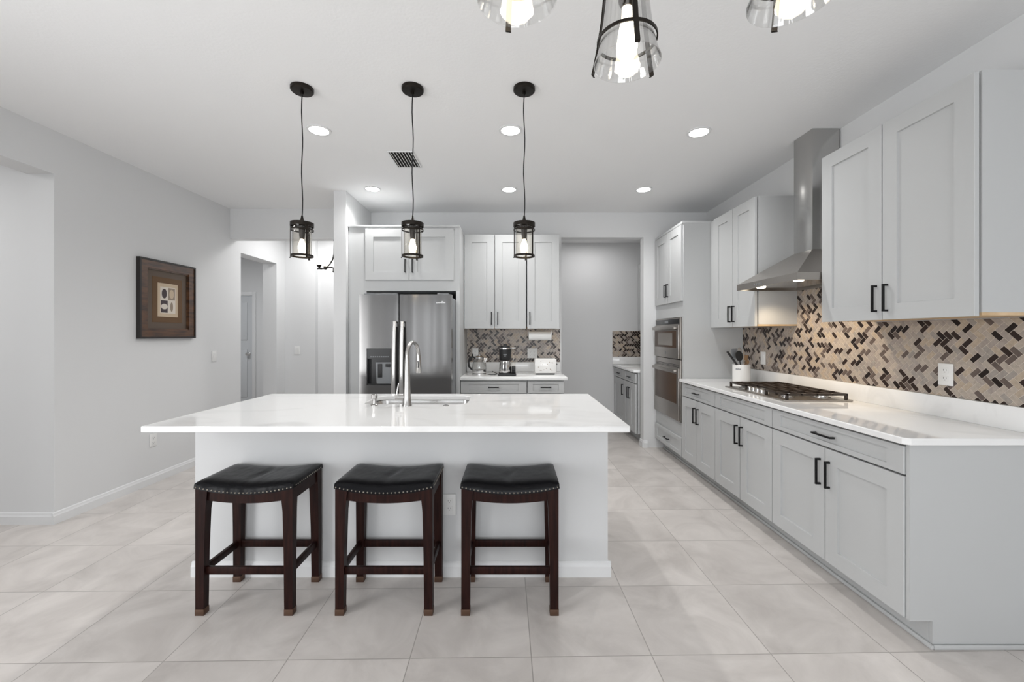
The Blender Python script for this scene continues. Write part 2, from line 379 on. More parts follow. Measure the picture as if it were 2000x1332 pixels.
def pull(T, x, z, parent, L=.13, vert=True, s=.005, y0=.02, st=.028, m=None):
    b = MB(); h = L/2
    if vert:
        b.box(x-s, x+s, y0+st-2*s, y0+st, z-h, z+h, .0012, T=T)
        for q in (-h, h-2*s): b.box(x-s, x+s, y0, y0+st-2*s, z+q, z+q+2*s, T=T)
    else:
        b.box(x-h, x+h, y0+st-2*s, y0+st, z-s, z+s, .0012, T=T)
        for q in (-h, h-2*s): b.box(x+q, x+q+2*s, y0, y0+st-2*s, z-s, z+s, T=T)
    return b.build('handle', m or M['black'], parent)
G = .003
def base_cabinet(origin, facing, w, depth, label, drawers, handle_on=True, end=False, ndoor=2, ztop=.88, group='base cabinets'):
    T = frame_matrix(origin, facing)
    t = thing('base_cabinet', label, 'cabinet', tuple(T @ Vector((w/2, -depth/2, 0))), group)
    b = MB(); b.box(0, w, -depth, -.012, .118, ztop, T=T)
    b.box(0, w, -depth, -.085, 0, .118, T=T)
    b.build('cabinet_body', M['cab'], t)
    zt = ztop-.014; zd = .743
    n = len(drawers); xx = 0
    for (a, c_, hl) in drawers:
        d = shaker(T, a+G, c_-G, zd+.001, zt, t, 'drawer', rail=.083 if w > .5 and c_-a > .5 else .055, railz=.026)
        if hl: pull(T, (a+c_)/2, (zd+zt)/2, d, .14 if w > .7 else .11, False)
    dw = w/ndoor
    for i in range(ndoor):
        d = shaker(T, i*dw+G, (i+1)*dw-G, .122, zd-.008, t, 'door')
        hx = (i+1)*dw-.033 if (i % 2 == 0) else i*dw+.033
        pull(T, hx, zd-.145, d, .145)
    return t, T
XB = 1.725   # carcass front of the right run; doors end at 1.705
DB = XR-.002-XB
ys = [1.803, 2.719, 3.487, 4.165]
w = ys[1]-ys[0]; t, T = base_cabinet((XB, ys[1], 0), '-x', w, DB, 'wide grey base cabinet at the near end of the right run, with end panel', [(0, w, 1)])
# end panel of the run with its toe-kick notch
b = MB(); f = lambda a, z, h: (a, h, z)
b.prism([(1.713, .118), (1.812, .118), (1.812, 0), (XR-.002, 0), (XR-.002, .88), (1.713, .88)], 1.787, 1.802, f); b.build('end_panel', M['cab'], t)
w = ys[2]-ys[1]; t, T = base_cabinet((XB, ys[2], 0), '-x', w, DB, 'grey base cabinet below the gas cooktop, with a drawer front that has no handle', [(0, w, 0)])
w = ys[3]-ys[2]; t, T = base_cabinet((XB, ys[3], 0), '-x', w, DB, 'grey base cabinet between the wall ovens and the cooktop cabinet', [(0, w, 1)])
b = MB(); b.box(1.797, 1.809, 1.776, 4.90, 0, .020, .004); struct('trim_2', b, M['cab'])
b = MB(); b.box(1.809, XR, 1.776, 1.786, 0, .020, .004); struct('trim_3', b, M['cab'])

# tall oven cabinet
def tall():
    y0, y1 = 4.168, YB-.002; w = y1-y0; D = DB
    T = frame_matrix((XB, y1, 0), '-x')
    t = thing('oven_cabinet', 'tall grey cabinet housing the wall ovens at the end of the right run', 'cabinet', (XB+D/2, (y0+y1)/2, 0))
    b = MB(); ox0, ox1 = .028, w-.035
    # sides, shelf zones around the appliance recess
    b.box(0, w, -D, 0, .118, .452, T=T); b.box(0, w, -D, -.085, 0, .118, T=T)
    b.box(0, w, -D, 0, 1.532, 2.47, T=T); b.box(0, ox0, -D, 0, .452, 1.532, T=T); b.box(ox1, w, -D, 0, .452, 1.532, T=T); b.box(ox0, ox1, -D, -.55, .452, 1.532, T=T)
    b.build('cabinet_body', M['cab'], t)
    b = MB(); b.box(0, w, -D, .014, 2.47, 2.495, .003, T=T); b.build('crown', M['cab'], t)
    for i in range(2):
        d = shaker(T, .012+i*(w-.024)/2+G, .012+(i+1)*(w-.024)/2-G, 1.69, 2.462, t, 'door')
        pull(T, .012+(w-.024)/2+(-.033 if i == 0 else .033), 1.83, d, .14)
    d = shaker(T, .012, w-.012, .125, .305, t, 'drawer', rail=.07, railz=.04); pull(T, w/2, .215, d, .13, False)
    # appliances
    a = thing('built_in_microwave', 'stainless built-in microwave with dark control panel above the wall oven', 'microwave', tuple(T @ Vector((w/2, -.25, 1.095))))
    X0, X1 = ox0+.003, ox1-.003
    b = MB(); b.box(X0+.01, X1-.01, -.50, .0, 1.098, 1.526, T=T); b.box(X0, X1, .001, .018, 1.098, 1.526, .002, T=T); b.build('body', M['steelh'], a)
    b = MB(); b.box(X0+.03, X1-.03, .018, .022, 1.462, 1.516, .001, T=T); b.build('control_panel', M['blackglass'], a)
    b = MB(); b.box(w/2-.06, w/2+.04, .022, .0225, 1.476, 1.502, T=T); b.build('display', M['greyplastic'], a)
    b = MB(); b.box(X0+.012, X1-.012, .018, .036, 1.104, 1.450, .003, T=T); d = b.build('door', M['steelh'], a)
    b = MB(); b.box(X0+.035, X1-.06, .036, .038, 1.212, 1.392, .0008, T=T); g = b.build('door_glass', M['ovenglass'], d)
    b = MB(); b.box(X0+.14, X1-.16, .038, .0386, 1.236, 1.368, T=T); b.build('window', M['winglass'], d)
    b = MB(); b.box(X0+.03, X1-.04, .052, .070, 1.404, 1.436, .006, T=T)
    for q in (X0+.05, X1-.08): b.box(q, q+.02, .036, .053, 1.41, 1.43, T=T)
    b.build('handle', M['steelh'], d)
    b = MB(); b.box(w/2-.016, w/2+.006, .036, .0375, 1.138, 1.168, .0006, T=T); b.box(w/2-.011, w/2+.001, .0375, .038, 1.144, 1.162, T=T, m=M['steelh']); bb = b
    b.mats = [M['greyplastic'], M['steelh']]; b.build('emblem', None, d)
    a = thing('wall_oven', 'stainless wall oven with bronze glass door below the microwave', 'oven', tuple(T @ Vector((w/2, -.25, .455))))
    b = MB(); b.box(X0+.01, X1-.01, -.50, .0, .458, 1.088, T=T); b.box(X0, X1, .001, .018, .458, 1.092, .002, T=T); b.build('body', M['steelh'], a)
    b = MB()
    for q in range(3): b.box(X0+.03, X1-.03, .018, .0185, 1.012+q*.012, 1.017+q*.012, T=T)
    b.build('vent_slot', M['dark'], a)
    b = MB(); b.box(X0+.008, X1-.008, .018, .036, .470, 1.004, .003, T=T); d = b.build('door', M['steelh'], a)
    b = MB(); b.box(X0+.04, X1-.055, .036, .038, .640, .948, .0008, T=T); b.build('door_glass', M['ovenglass'], d)
    b = MB(); b.box(X0+.03, X1-.04, .052, .070, .962, .992, .006, T=T)
    for q in (X0+.05, X1-.08): b.box(q, q+.02, .036, .053, .967, .987, T=T)
    b.build('handle', M['steelh'], d)
tall()

def upper(origin, facing, w, depth, z0, z1, label, doors, side=False, group='upper cabinets', hz=.115, hl=.145):
    T = frame_matrix(origin, facing)
    t = thing('upper_cabinet', label, 'cabinet', tuple(T @ Vector((w/2, -depth/2, z0))), group)
    b = MB(); b.box(0, w, -depth, -.010, z0+.016, z1, T=T); b.build('cabinet_body', M['cab'], t)
    b = MB(); b.box(.001, w-.001, -depth, -.010, z0+.003, z0+.016, T=T); b.build('underside', M['ply'], t)
    for (a, c_, hx) in doors:
        d = shaker(T, a+G, c_-G, z0, z1-.006, t, 'door'); pull(T, hx, z0+hz, d, hl)
    return t, T
# right wall uppers
XU = 1.995; DU = XR-.002-XU
y0, y1, ym = 1.768, 2.648, 2.215; w = y1-y0
upper((XU, y1, 0), '-x', w, DU, 1.432, 2.482, 'big two-door wall cabinet at the near right, beside the range hood', [(0, y1-ym, y1-ym-.033), (y1-ym, w, y1-ym+.033)])
y0, y1, ym = 3.372, 4.064, 3.718; w = y1-y0
upper((XU, y1, 0), '-x', w, DU, 1.42, 2.482, 'narrow two-door wall cabinet between the range hood and the oven cabinet', [(0, w/2, w/2-.033), (w/2, w, w/2+.033)])
b = MB(); b.box(XU+.004, XR-.002, 4.066, 4.166, 1.42, 2.482); tag(b.build('cabinet_filler', M['cab']), 'narrow plain grey filler strip between wall cabinet and tall oven cabinet', 'cabinet filler')
# back wall uppers
YU = 4.65
upper((-.535, YU, 0), '-y', .693, YB-.002-YU, 1.418, 2.474, 'back wall cabinet above kettle and coffee maker, with two doors', [(0, .342, .342-.035), (.342, .693, .342+.035)], hl=.14)
upper((.168, YU, 0), '-y', .362, YB-.002-YU, 1.418, 2.474, 'single-door back wall cabinet above the toaster and paper towels', [(0, .362, .03)], hl=.14)
# fridge surround
def surround():
    yf = 4.27; yb = YB-.002
    t = thing('refrigerator_cabinet', 'grey cabinet surround with two short doors above the refrigerator', 'cabinet', (-1.09, 4.6, 0))
    b = MB(); b.box(-1.682, -1.497, yf, yb, 0, 2.455); b.box(-.556, -.539, yf, yb, 0, 2.455); b.box(-1.497, -.556, yf, yb, 1.80, 2.455)
    b.build('cabinet_body', M['cab'], t)
    b = MB(); b.box(-.575, -.537, yf-.012, yf, 0, 1.80, .002); b.build('face_stile', M['cab'], t)
    b = MB(); b.box(-1.682, -.537, yf-.02, yb, 2.455, 2.475, .003); b.build('crown', M['cab'], t)
    b = MB(); b.box(-1.497, -.556, yb-.02, yb, .01, 1.80); b.build('cavity_shade', M['dark'], t)  # near-black sheet standing in for the shade of the refrigerator cavity
    T = frame_matrix((0, yf, 0), '-y')
    for a, c_, hx in ((-1.505, -1.057, -1.092), (-1.053, -.600, -1.018)):
        d = shaker(T, a, c_, 1.912, 2.436, t, 'door'); pull(T, hx, 2.055, d, .14)
surround()
# base cabinets on the back wall
YF = 4.325
base_cabinet((-.535, YF, 0), '-y', .69, YB-.002-YF, 'back wall base cabinet right of the refrigerator, under the kettle and coffee maker', [(0, .69, 1)])
base_cabinet((.158, YF, 0), '-y', .385, YB-.002-YF, 'narrow back wall base cabinet next to the pantry opening', [(0, .385, 1)], ndoor=1)
# pantry cabinets
for k, (yy, lab) in enumerate([(5.66, 'pantry base cabinet at the near side, partly hidden by the wall end'), (6.195, 'pantry base cabinet in the far corner of the pantry')]):
    base_cabinet((1.545, yy, 0), '-x', .53, XR-.002-1.545, lab, [(0, .53, 1)], ndoor=2 if k == 0 else 1, group='pantry base cabinets')
t, T = upper((1.90, 6.195, 0), '-x', .9, XR-.002-1.90, 1.42, 2.40, 'pantry wall cabinet mostly hidden behind the opening edge', [(0, .45, .415), (.45, .9, .485)])

# =================================================================== WORKTOPS
def slab_with_hole(x0, x1, y0, y1, z0, z1, hole=None):
    bm = bmesh.new(); b = MB(); b.bm.free(); b.bm = bm
    def loop(pts):
        vs = [bm.verts.new((x, y, z1)) for x, y in pts]; return [bm.edges.new((vs[i], vs[(i+1) % len(vs)])) for i in range(len(vs))]
    c_ = .006
    out = [(x0+c_, y0), (x1-c_, y0), (x1, y0+c_), (x1, y1-c_), (x1-c_, y1), (x0+c_, y1), (x0, y1-c_), (x0, y0+c_)]
    es = loop(out)
    if hole: es += loop(hole)
    bmesh.ops.triangle_fill(bm, use_beauty=True, use_dissolve=False, edges=es)
    g = bmesh.ops.extrude_face_region(bm, geom=list(bm.faces))
    bmesh.ops.translate(bm, verts=[v for v in g['geom'] if isinstance(v, bmesh.types.BMVert)], vec=(0, 0, z0-z1))
    return b
def rrect(x0, x1, y0, y1, r, n=6):
    p = []
    for cx, cy, a0 in ((x1-r, y1-r, 0), (x0+r, y1-r, 90), (x0+r, y0+r, 180), (x1-r, y0+r, 270)):
        for k in range(n+1): a = R(a0+90*k/n); p.append((cx+r*math.cos(a), cy+r*math.sin(a)))
    return p
def bevel_mod(o, wd=.004):
    m = o.modifiers.new('edge', 'BEVEL'); m.width = wd; m.segments = 2; m.limit_method = 'ANGLE'; m.angle_limit = R(50)
SX0, SX1, SY0, SY1 = -.955, -.29, 2.635, 3.0
b = slab_with_hole(-1.795, .572, 2.0, 3.10, .88, .91, rrect(SX0, SX1, SY0, SY1, .07))
o = b.build('island_countertop', M['quartz']); bevel_mod(o); tag(o, 'white polished quartz countertop on the kitchen island', 'countertop')
# island body
t = thing('kitchen_island', 'white island base under the quartz top, behind the bar stools', 'kitchen island', (-.61, 2.67, 0))
b = MB(); X0, X1, Y0, Y1 = -1.775, .537, 2.324, 3.06
b.box(X0, X1, Y0, Y0+.1, 0, .879); b.box(X0, X1, Y1-.02, Y1, .1, .879); b.box(X0, X0+.1, Y0+.1, Y1-.02, 0, .879); b.box(X1-.1, X1, Y0+.1, Y1-.02, 0, .879); b.box(X0+.1, X1-.1, Y0+.1, Y1-.02, .02, .1)
b.build('island_body', M['island'], t)
def bb_part(x0, y0, x1, y1, sx, sy, p, t_=.015):
    b = MB(); prof = [(0, 0), (t_, 0), (t_, .058), (t_*.62, .066), (t_*.55, .078), (.002, .085), (0, .085)]
    n = len(prof); vs = [(x0+sx*a, y0+sy*a, z) for a, z in prof]+[(x1+sx*a, y1+sy*a, z) for a, z in prof]
    b._add(vs, [tuple(range(n))[::-1], tuple(range(n, 2*n))]+[(i, (i+1) % n, n+(i+1) % n, n+i) for i in range(n)])
    b.build('baseboard', M['trim'], p)
bb_part(X0-.015, Y0, X1+.015, Y0, 0, -1, t); bb_part(X1, Y0-.0, X1, Y1, 1, 0, t); bb_part(X0, Y0, X0, Y1, -1, 0, t)

# right countertop with upstand
t = thing('countertop', 'long white quartz countertop on the right run, carrying the gas cooktop', 'countertop', (2.0, 2.97, .88))
b = MB(); f = lambda a, c_, h: (a, c_, h)
b.prism([(1.70, 1.765), (XR-.002, 1.765), (XR-.002, 4.164), (1.677, 4.164), (1.677, 1.785)], .88, .91, f); o = b.build('slab', M['quartz'], t); bevel_mod(o)
b = MB(); b.box(XR-.022, XR-.002, 1.765, 4.164, .91, 1.022, .002); b.build('upstand', M['quartz'], t)
t = thing('countertop', 'short white quartz countertop on the back wall, beside the refrigerator', 'countertop', (.02, 4.6, .88))
b = MB(); b.box(-.536, .575, 4.285, YB-.002, .88, .91, .003); b.build('slab', M['quartz'], t)
b = MB(); b.box(-.536, .575, YB-.022, YB-.002, .91, 1.022, .002); b.build('upstand', M['quartz'], t)
t = thing('countertop', 'white quartz countertop inside the pantry', 'countertop', (1.9, 5.6, .88))
b = MB(); b.box(1.50, XR-.002, 5.12, 6.198, .88, .91, .003); b.build('slab', M['quartz'], t)
b = MB(); b.box(1.50, XR-.002, 6.178, 6.198, .91, 1.018, .002); b.build('upstand', M['quartz'], t)

# =================================================================== HERRINGBONE TILE
def clip(poly, xa, xb, ya, yb):
    for ax, lim, sg in ((0, xa, 1), (0, xb, -1), (1, ya, 1), (1, yb, -1)):
        out = []
        for i in range(len(poly)):
            p, q = poly[i], poly[(i+1) % len(poly)]
            ip = sg*(p[ax]-lim) >= 0; iq = sg*(q[ax]-lim) >= 0
            if ip: out.append(p)
            if ip != iq:
                k = (lim-p[ax])/(q[ax]-p[ax]); out.append((p[0]+k*(q[0]-p[0]), p[1]+k*(q[1]-p[1])))
        poly = out
        if len(poly) < 3: return []
    return poly
def mosaic(name, label, rects, f, seed, cell=.0262, tw=None):
    """f(a, z, h) -> xyz; h = distance off the wall"""
    rnd = random.Random(seed); b = MB(); b.mats = [M['grout']]+TILES
    g = .0013; q = cell/math.sqrt(2)
    A0 = min(r[0] for r in rects); A1 = max(r[1] for r in rects); Z0 = min(r[2] for r in rects); Z1 = max(r[3] for r in rects)
    for r in rects:
        a0, a1, z0, z1 = r
        b._add([f(a0, z0, .0), f(a1, z0, .0), f(a1, z1, .0), f(a0, z1, .0), f(a0, z0, .005), f(a1, z0, .005), f(a1, z1, .005), f(a0, z1, .005)],
               [(0, 3, 2, 1), (4, 5, 6, 7), (0, 1, 5, 4), (1, 2, 6, 5), (2, 3, 7, 6), (3, 0, 4, 7)], M['grout'])
    N = int(max(A1-A0, Z1-Z0)/q)+6
    for s in range(-8, int((Z1-Z0)/q)+8):
        for d in range(-8, int((A1-A0)/q)+8):
            if (s+d) % 2: continue
            i = (s+d)//2; j = (s-d)//2
            k = s % 4
            if k == 0: w_, h_ = 2, 1
            elif k == 2: w_, h_ = 1, 2
            else: continue
            gg = g/cell
            c4 = [(i+gg, j+gg), (i+w_-gg, j+gg), (i+w_-gg, j+h_-gg), (i+gg, j+h_-gg)]
            poly = [(A0+(u-v)*q, Z0+(u+v)*q) for u, v in c4]
            x = rnd.random(); acc = 0; mi = 0
            for mi, wt in enumerate(tw or TW):
                acc += wt
                if x < acc: break
            for r in rects:
                p = clip(poly, r[0]+.0005, r[1]-.0005, r[2]+.0005, r[3]-.0005)
                if len(p) < 3: continue
                n = len(p); vs = [f(a, z, .005) for a, z in p]+[f(a, z, .0062) for a, z in p]
                b._add(vs, [tuple(range(n, 2*n))]+[(t_, (t_+1) % n, n+(t_+1) % n, n+t_) for t_ in range(n)], TILES[mi])
    o = b.build(name, None, smooth=0); tag(o, label, 'backsplash'); return o
mosaic('tile_backsplash', 'brown and taupe herringbone mosaic on the right wall behind the cooktop',
       [(1.75, 2.648, 1.023, 1.431), (2.648, 3.372, 1.023, 1.80), (3.372, 4.165, 1.023, 1.419)], lambda a, z, h: (XR-.001-h, a, z), 3)
mosaic('tile_backsplash', 'herringbone mosaic on the back wall behind coffee maker and toaster', [(-.536, .575, 1.023, 1.417)], lambda a, z, h: (a, YB-.001-h, z), 5, tw=[.14, .10, .14, .16, .14, .18, .14])
mosaic('tile_backsplash', 'small patch of herringbone mosaic on the pantry end wall', [(1.50, XR-.002, 1.019, 1.405)], lambda a, z, h: (a, 6.199-h, z), 9, tw=[.16, .16, .14, .08, .12, .18, .16])

# =================================================================== RANGE HOOD
def hood():
    t = thing('range_hood', 'stainless chimney range hood above the cooktop', 'range hood', (2.1, 3.0, 1.70))
    xf, yn, yf_, xw = 1.825, 2.652, 3.366, XR-.012
    b = MB(); z0, z1 = 1.705, 1.752
    # hollow lip
    b.box(xf, xf+.012, yn, yf_, z0, z1); b.box(xw-.012, xw, yn, yf_, z0, z1); b.box(xf+.012, xw-.012, yn, yn+.012, z0, z1); b.box(xf+.012, xw-.012, yf_-.012, yf_, z0, z1)
    b.box(xf+.012, xw-.012, yn+.012, yf_-.012, z0+.022, z1)
    cx0, cy0, cy1 = 2.118, 2.925, 3.125; zc = 1.955
    b.hull8([(xf, yn, z1), (xw, yn, z1), (xw, yf_, z1), (xf, yf_, z1)], [(cx0, cy0, zc), (xw, cy0, zc), (xw, cy1, zc), (cx0, cy1, zc)])
    b.build('canopy', M['steelh'], t, smooth=20)
    b = MB(); b.box(cx0+.003, xw, cy0+.003, cy1-.003, zc-.003, ZC-.001, .002); b.build('chimney', M['steelc'], t)
    b = MB(); b.box(xf+.06, xw-.06, yn+.05, yf_-.05, z0+.016, z0+.021)
    b.build('filter_panel', M['chrome'], t)
    for y in (2.80, 3.22):
        b = MB(); b.lathe([(0, z0+.008), (.028, z0+.008), (.032, z0+.015)], (xf+.11, y, 0), 24); b.build('lamp', M['hoodlamp'], t)
        l_ = bpy.data.lights.new('hood_light', 'SPOT'); l_.energy = 9; l_.spot_size = R(96); l_.spot_blend = .8; l_.shadow_soft_size = .03; l_.color = (1, .80, .56)
        o_ = bpy.data.objects.new('hood_light', l_); C.objects.link(o_); o_.location = (xf+.11, y, z0-.004); o_.rotation_euler = (0, R(-30), 0)
    b = MB()
    for k in range(4): b.box(xf-.0015, xf, 3.03+k*.028, 3.045+k*.028, z0+.018, z0+.028)
    b.build('control_buttons', M['greyplastic'], t)
hood()
# no lamps under the wall cabinet over the near counter
# =================================================================== COOKTOP
def cooktop():
    x0, x1, y0, y1 = 1.792, 2.252, 2.735, 3.49; z = .910
    t = thing('gas_cooktop', 'five-burner gas cooktop with dark cast iron grates', 'cooktop', ((x0+x1)/2, (y0+y1)/2, z))
    b = MB(); b.box(x0, x1, y0, y1, z, z+.010, .004); b.build('tray', M['steelh'], t)
    bur = [(1.90, 2.87, .032), (2.14, 2.87, .04), (2.06, 3.11, .05), (1.90, 3.35, .04), (2.14, 3.35, .032)]
    for (x, y, r) in bur:
        b = MB(); b.lathe([(r*1.5, z+.010), (r*1.5, z+.014), (r*1.1, z+.018), (r*1.1, z+.024), (0, z+.024)], (x, y, 0), 28); p = b.build('burner', M['chrome'], t)
        b = MB(); b.lathe([(r, z+.0245), (r*1.02, z+.030), (r*.9, z+.033), (0, z+.033)], (x, y, 0), 28); b.build('burner_cap', M['iron'], p)
    # three grates
    th = .007
    for (ga, gb) in ((y0+.018, y0+.258), (y0+.264, y1-.264), (y1-.258, y1-.018)):
        b = MB(); ax0, ax1 = x0+.03, x1-.02
        if gb-ga > .2 and ga > y0+.1 and gb < y1-.1: ax0 = x0+.115
        zt0, zt1 = z+.036, z+.050
        b.box(ax0, ax1, ga, ga+.014, zt0, zt1, .002); b.box(ax0, ax1, gb-.014, gb, zt0, zt1, .002)
        b.box(ax0, ax0+.014, ga, gb, zt0, zt1, .002); b.box(ax1-.014, ax1, ga, gb, zt0, zt1, .002)
        mid = (ga+gb)/2; b.box(ax0, ax1, mid-.006, mid+.006, zt0+.002, zt1+.002, .002)
        for fx in (.25, .5, .75):
            x = ax0+(ax1-ax0)*fx; b.box(x-.006, x+.006, ga, gb, zt0+.001, zt1+.001, .002)
        for x in (ax0, ax1-.016):
            for y in (ga, gb-.016): b.box(x, x+.016, y, y+.016, z+.010, zt0+.004, .002)
        b.build('grate', M['iron'], t)
    for k in range(5):
        y = 3.11+(k-2)*.052
        b = MB(); b.lathe([(.021, z+.010), (.021, z+.014), (.017, z+.016), (.016, z+.034), (.013, z+.037), (0, z+.037)], (x0+.052, y, 0), 22); b.box(x0+.036, x0+.068, y-.003, y+.003, z+.034, z+.042, .001)
        b.build('knob', M['chrome'], t)
cooktop()

# =================================================================== REFRIGERATOR
def fridge():
    x0, x1, yf, z1 = -1.435, -.570, 3.90, 1.73
    t = thing('refrigerator', 'stainless side-by-side refrigerator with a water dispenser', 'refrigerator', ((x0+x1)/2, 4.4, 0))
    b = MB(); b.box(x0+.008, x1-.008, yf+.075, 4.90, .03, z1-.02, .004); 
    for x in (x0+.06, x1-.1):
        for y in (yf+.15, 4.8): b.cyl((x, y, 0), (x, y, .03), .018)
    b.build('cabinet', M['greyplastic'], t)
    xm0, xm1 = -1.068, -1.056
    def door(a, c_, hole=None, bow=.0015, wav=.0005):
        # gently bowed front
        b = MB(); n = 48
        def front(x):
            k = (x-a)/(c_-a); e = 1-(2*k-1)**4
            return yf+bow*(1-e)+wav*math.sin(k*17)*min(1, 6*k, 6*(1-k))
        xs = [a+(c_-a)*i/n for i in range(n+1)]
        poly = [(x, front(x)) for x in xs]+[(c_, yf+.07), (a, yf+.07)]
        if hole is None: b.prism(poly, .06, z1, lambda p, q, h: (p, q, h))
        else:
            hx0, hx1, hz0, hz1 = hole
            b.prism(poly, .06, hz0, lambda p, q, h: (p, q, h)); b.prism(poly, hz1, z1, lambda p, q, h: (p, q, h))
            xa = [x for x in xs if x < hx0]+[hx0]; xb_ = [hx1]+[x for x in xs if x > hx1]
            b.prism([(x, front(x)) for x in xa]+[(hx0, yf+.07), (a, yf+.07)], hz0, hz1, lambda p, q, h: (p, q, h))
            b.prism([(x, front(x)) for x in xb_]+[(c_, yf+.07), (hx1, yf+.07)], hz0, hz1, lambda p, q, h: (p, q, h))
            b.box(hx0, hx1, yf+.06, yf+.07, hz0, hz1)
        return b.build('door', M['steel'], t, smooth=25)
    hole = (-1.368, -1.120, .875, 1.222)
    dl = door(x0, xm0, hole, .0010, .0001); dr = door(xm1, x1)
    b = MB(); b.box(xm0, xm1, yf+.02, yf+.07, .06, z1-.004); b.build('door_gasket', M['rubber'], t)
    # dispenser
    hx0, hx1, hz0, hz1 = hole
    b = MB(); b.box(hx0, hx0+.006, yf+.002, yf+.06, hz0, hz1); b.box(hx1-.006, hx1, yf+.002, yf+.06, hz0, hz1); b.box(hx0+.006, hx1-.006, yf+.054, yf+.06, hz0, hz1)
    b.box(hx0+.006, hx1-.006, yf+.004, yf+.054, 1.125, hz1); b.box(hx0+.006, hx1-.006, yf+.01, yf+.054, hz0, hz0+.012); d = b.build('dispenser_recess', M['blackglass'], dl)
    b = MB(); b.hull8([(hx0+.085, yf+.03, hz0+.012), (hx1-.008, yf+.03, hz0+.012), (hx1-.008, yf+.054, hz0+.012), (hx0+.085, yf+.054, hz0+.012)], [(hx0+.075, yf+.03, 1.09), (hx1-.02, yf+.03, 1.09), (hx1-.02, yf+.054, 1.09), (hx0+.075, yf+.054, 1.09)]); b.build('dispenser_back', M['greyplastic'], dl)
    b = MB(); b.box(hx0+.098, hx0+.138, yf+.022, yf+.03, .945, 1.075, .003); b.build('paddle', M['rubber'], dl)
    b = MB(); b.box(hx1-.078, hx1-.032, yf+.022, yf+.03, 1.045, 1.075, .003); b.build('paddle', M['rubber'], dl)
    b = MB()
    for k in range(9): b.box(hx0+.035+k*.02, hx0+.048+k*.02, yf+.0025, yf+.004, 1.138, 1.148)
    b.build('control_icons', M['greyplastic'], dl)
    # handles
    for x, d in ((-1.098, dl), (-1.026, dr)):
        b = MB(); pts = []; 
        for k in range(15):
            z = .42+k*(1.475-.42)/14; e = 1-(2*k/14-1)**2; pts.append((x, yf-.035-.028*e, z))
        n = 8; vs = []; fs = []
        for p in pts:
            for a in range(12):
                an = 2*math.pi*a/12; vs.append((p[0]+.020*math.cos(an), p[1]+.011*math.sin(an), p[2]))
        for i in range(14):
            for a in range(12): fs.append((i*12+a, i*12+(a+1) % 12, (i+1)*12+(a+1) % 12, (i+1)*12+a))
        fs += [tuple(range(12))[::-1], tuple(range(14*12, 15*12))]; b._add(vs, fs)
        b.box(x-.014, x+.014, yf-.036, yf+.006, .43, .47, .003); b.box(x-.014, x+.014, yf-.036, yf+.006, 1.425, 1.465, .003)
        b.build('handle', M['chrome'], d)
    b = MB(); rr = random.Random(2); x = -.712
    while x < -.625:
        h = rr.choice([.010, .012, .020]); b.box(x, x+.006, yf-.001, yf+.004, 1.646, 1.646+h); x += .0098
    b.build('badge', M['chrome'], dr)
    b = MB(); b.box(x0+.03, xm0-.02, yf+.03, yf+.075, z1, z1+.012, .003); b.build('hinge_cover', M['greyplastic'], t)
    b = MB(); b.box(x1-.14, x1-.03, yf+.03, yf+.1, z1-.001, z1+.012, .003); b.build('hinge_cover', M['greyplastic'], t)
fridge()

# =================================================================== SINK, FAUCET, DISPENSER
def sink():
    t = thing('sink', 'undermount stainless sink set into the island countertop', 'sink', ((SX0+SX1)/2, (SY0+SY1)/2, .66))
    b = MB(); zt = .879
    loops = [(rrect(SX0-.02, SX1+.02, SY0-.02, SY1+.02, .085), zt-.003), (rrect(SX0-.001, SX1+.001, SY0-.001, SY1+.001, .07), zt-.003), (rrect(SX0+.002, SX1-.002, SY0+.002, SY1-.002, .07), zt-.02), (rrect(SX0+.012, SX1-.012, SY0+.012, SY1-.012, .065), .70), (rrect(SX0+.03, SX1-.03, SY0+.03, SY1-.03, .05), .675)]
    n = len(loops[0][0]); vs = [(x, y, z) for lp, z in loops for x, y in lp]; fs = []
    for i in range(len(loops)-1):
        for k in range(n): fs.append((i*n+k, i*n+(k+1) % n, (i+1)*n+(k+1) % n, (i+1)*n+k))
    fs.append(tuple(range((len(loops)-1)*n, len(loops)*n))); b._add(vs, fs)
    o = b.build('basin', M['chrome'], t)
    sm = o.modifiers.new('thick', 'SOLIDIFY'); sm.thickness = .0015; sm.offset = 0
    b = MB(); b.ring(((SX0+SX1)/2, (SY0+SY1)/2, 0), .045, .03, .6775, .681); b.lathe([(.03, .678), (0, .677)], ((SX0+SX1)/2, (SY0+SY1)/2, 0), 24); b.build('drain', M['steel'], t)
sink()
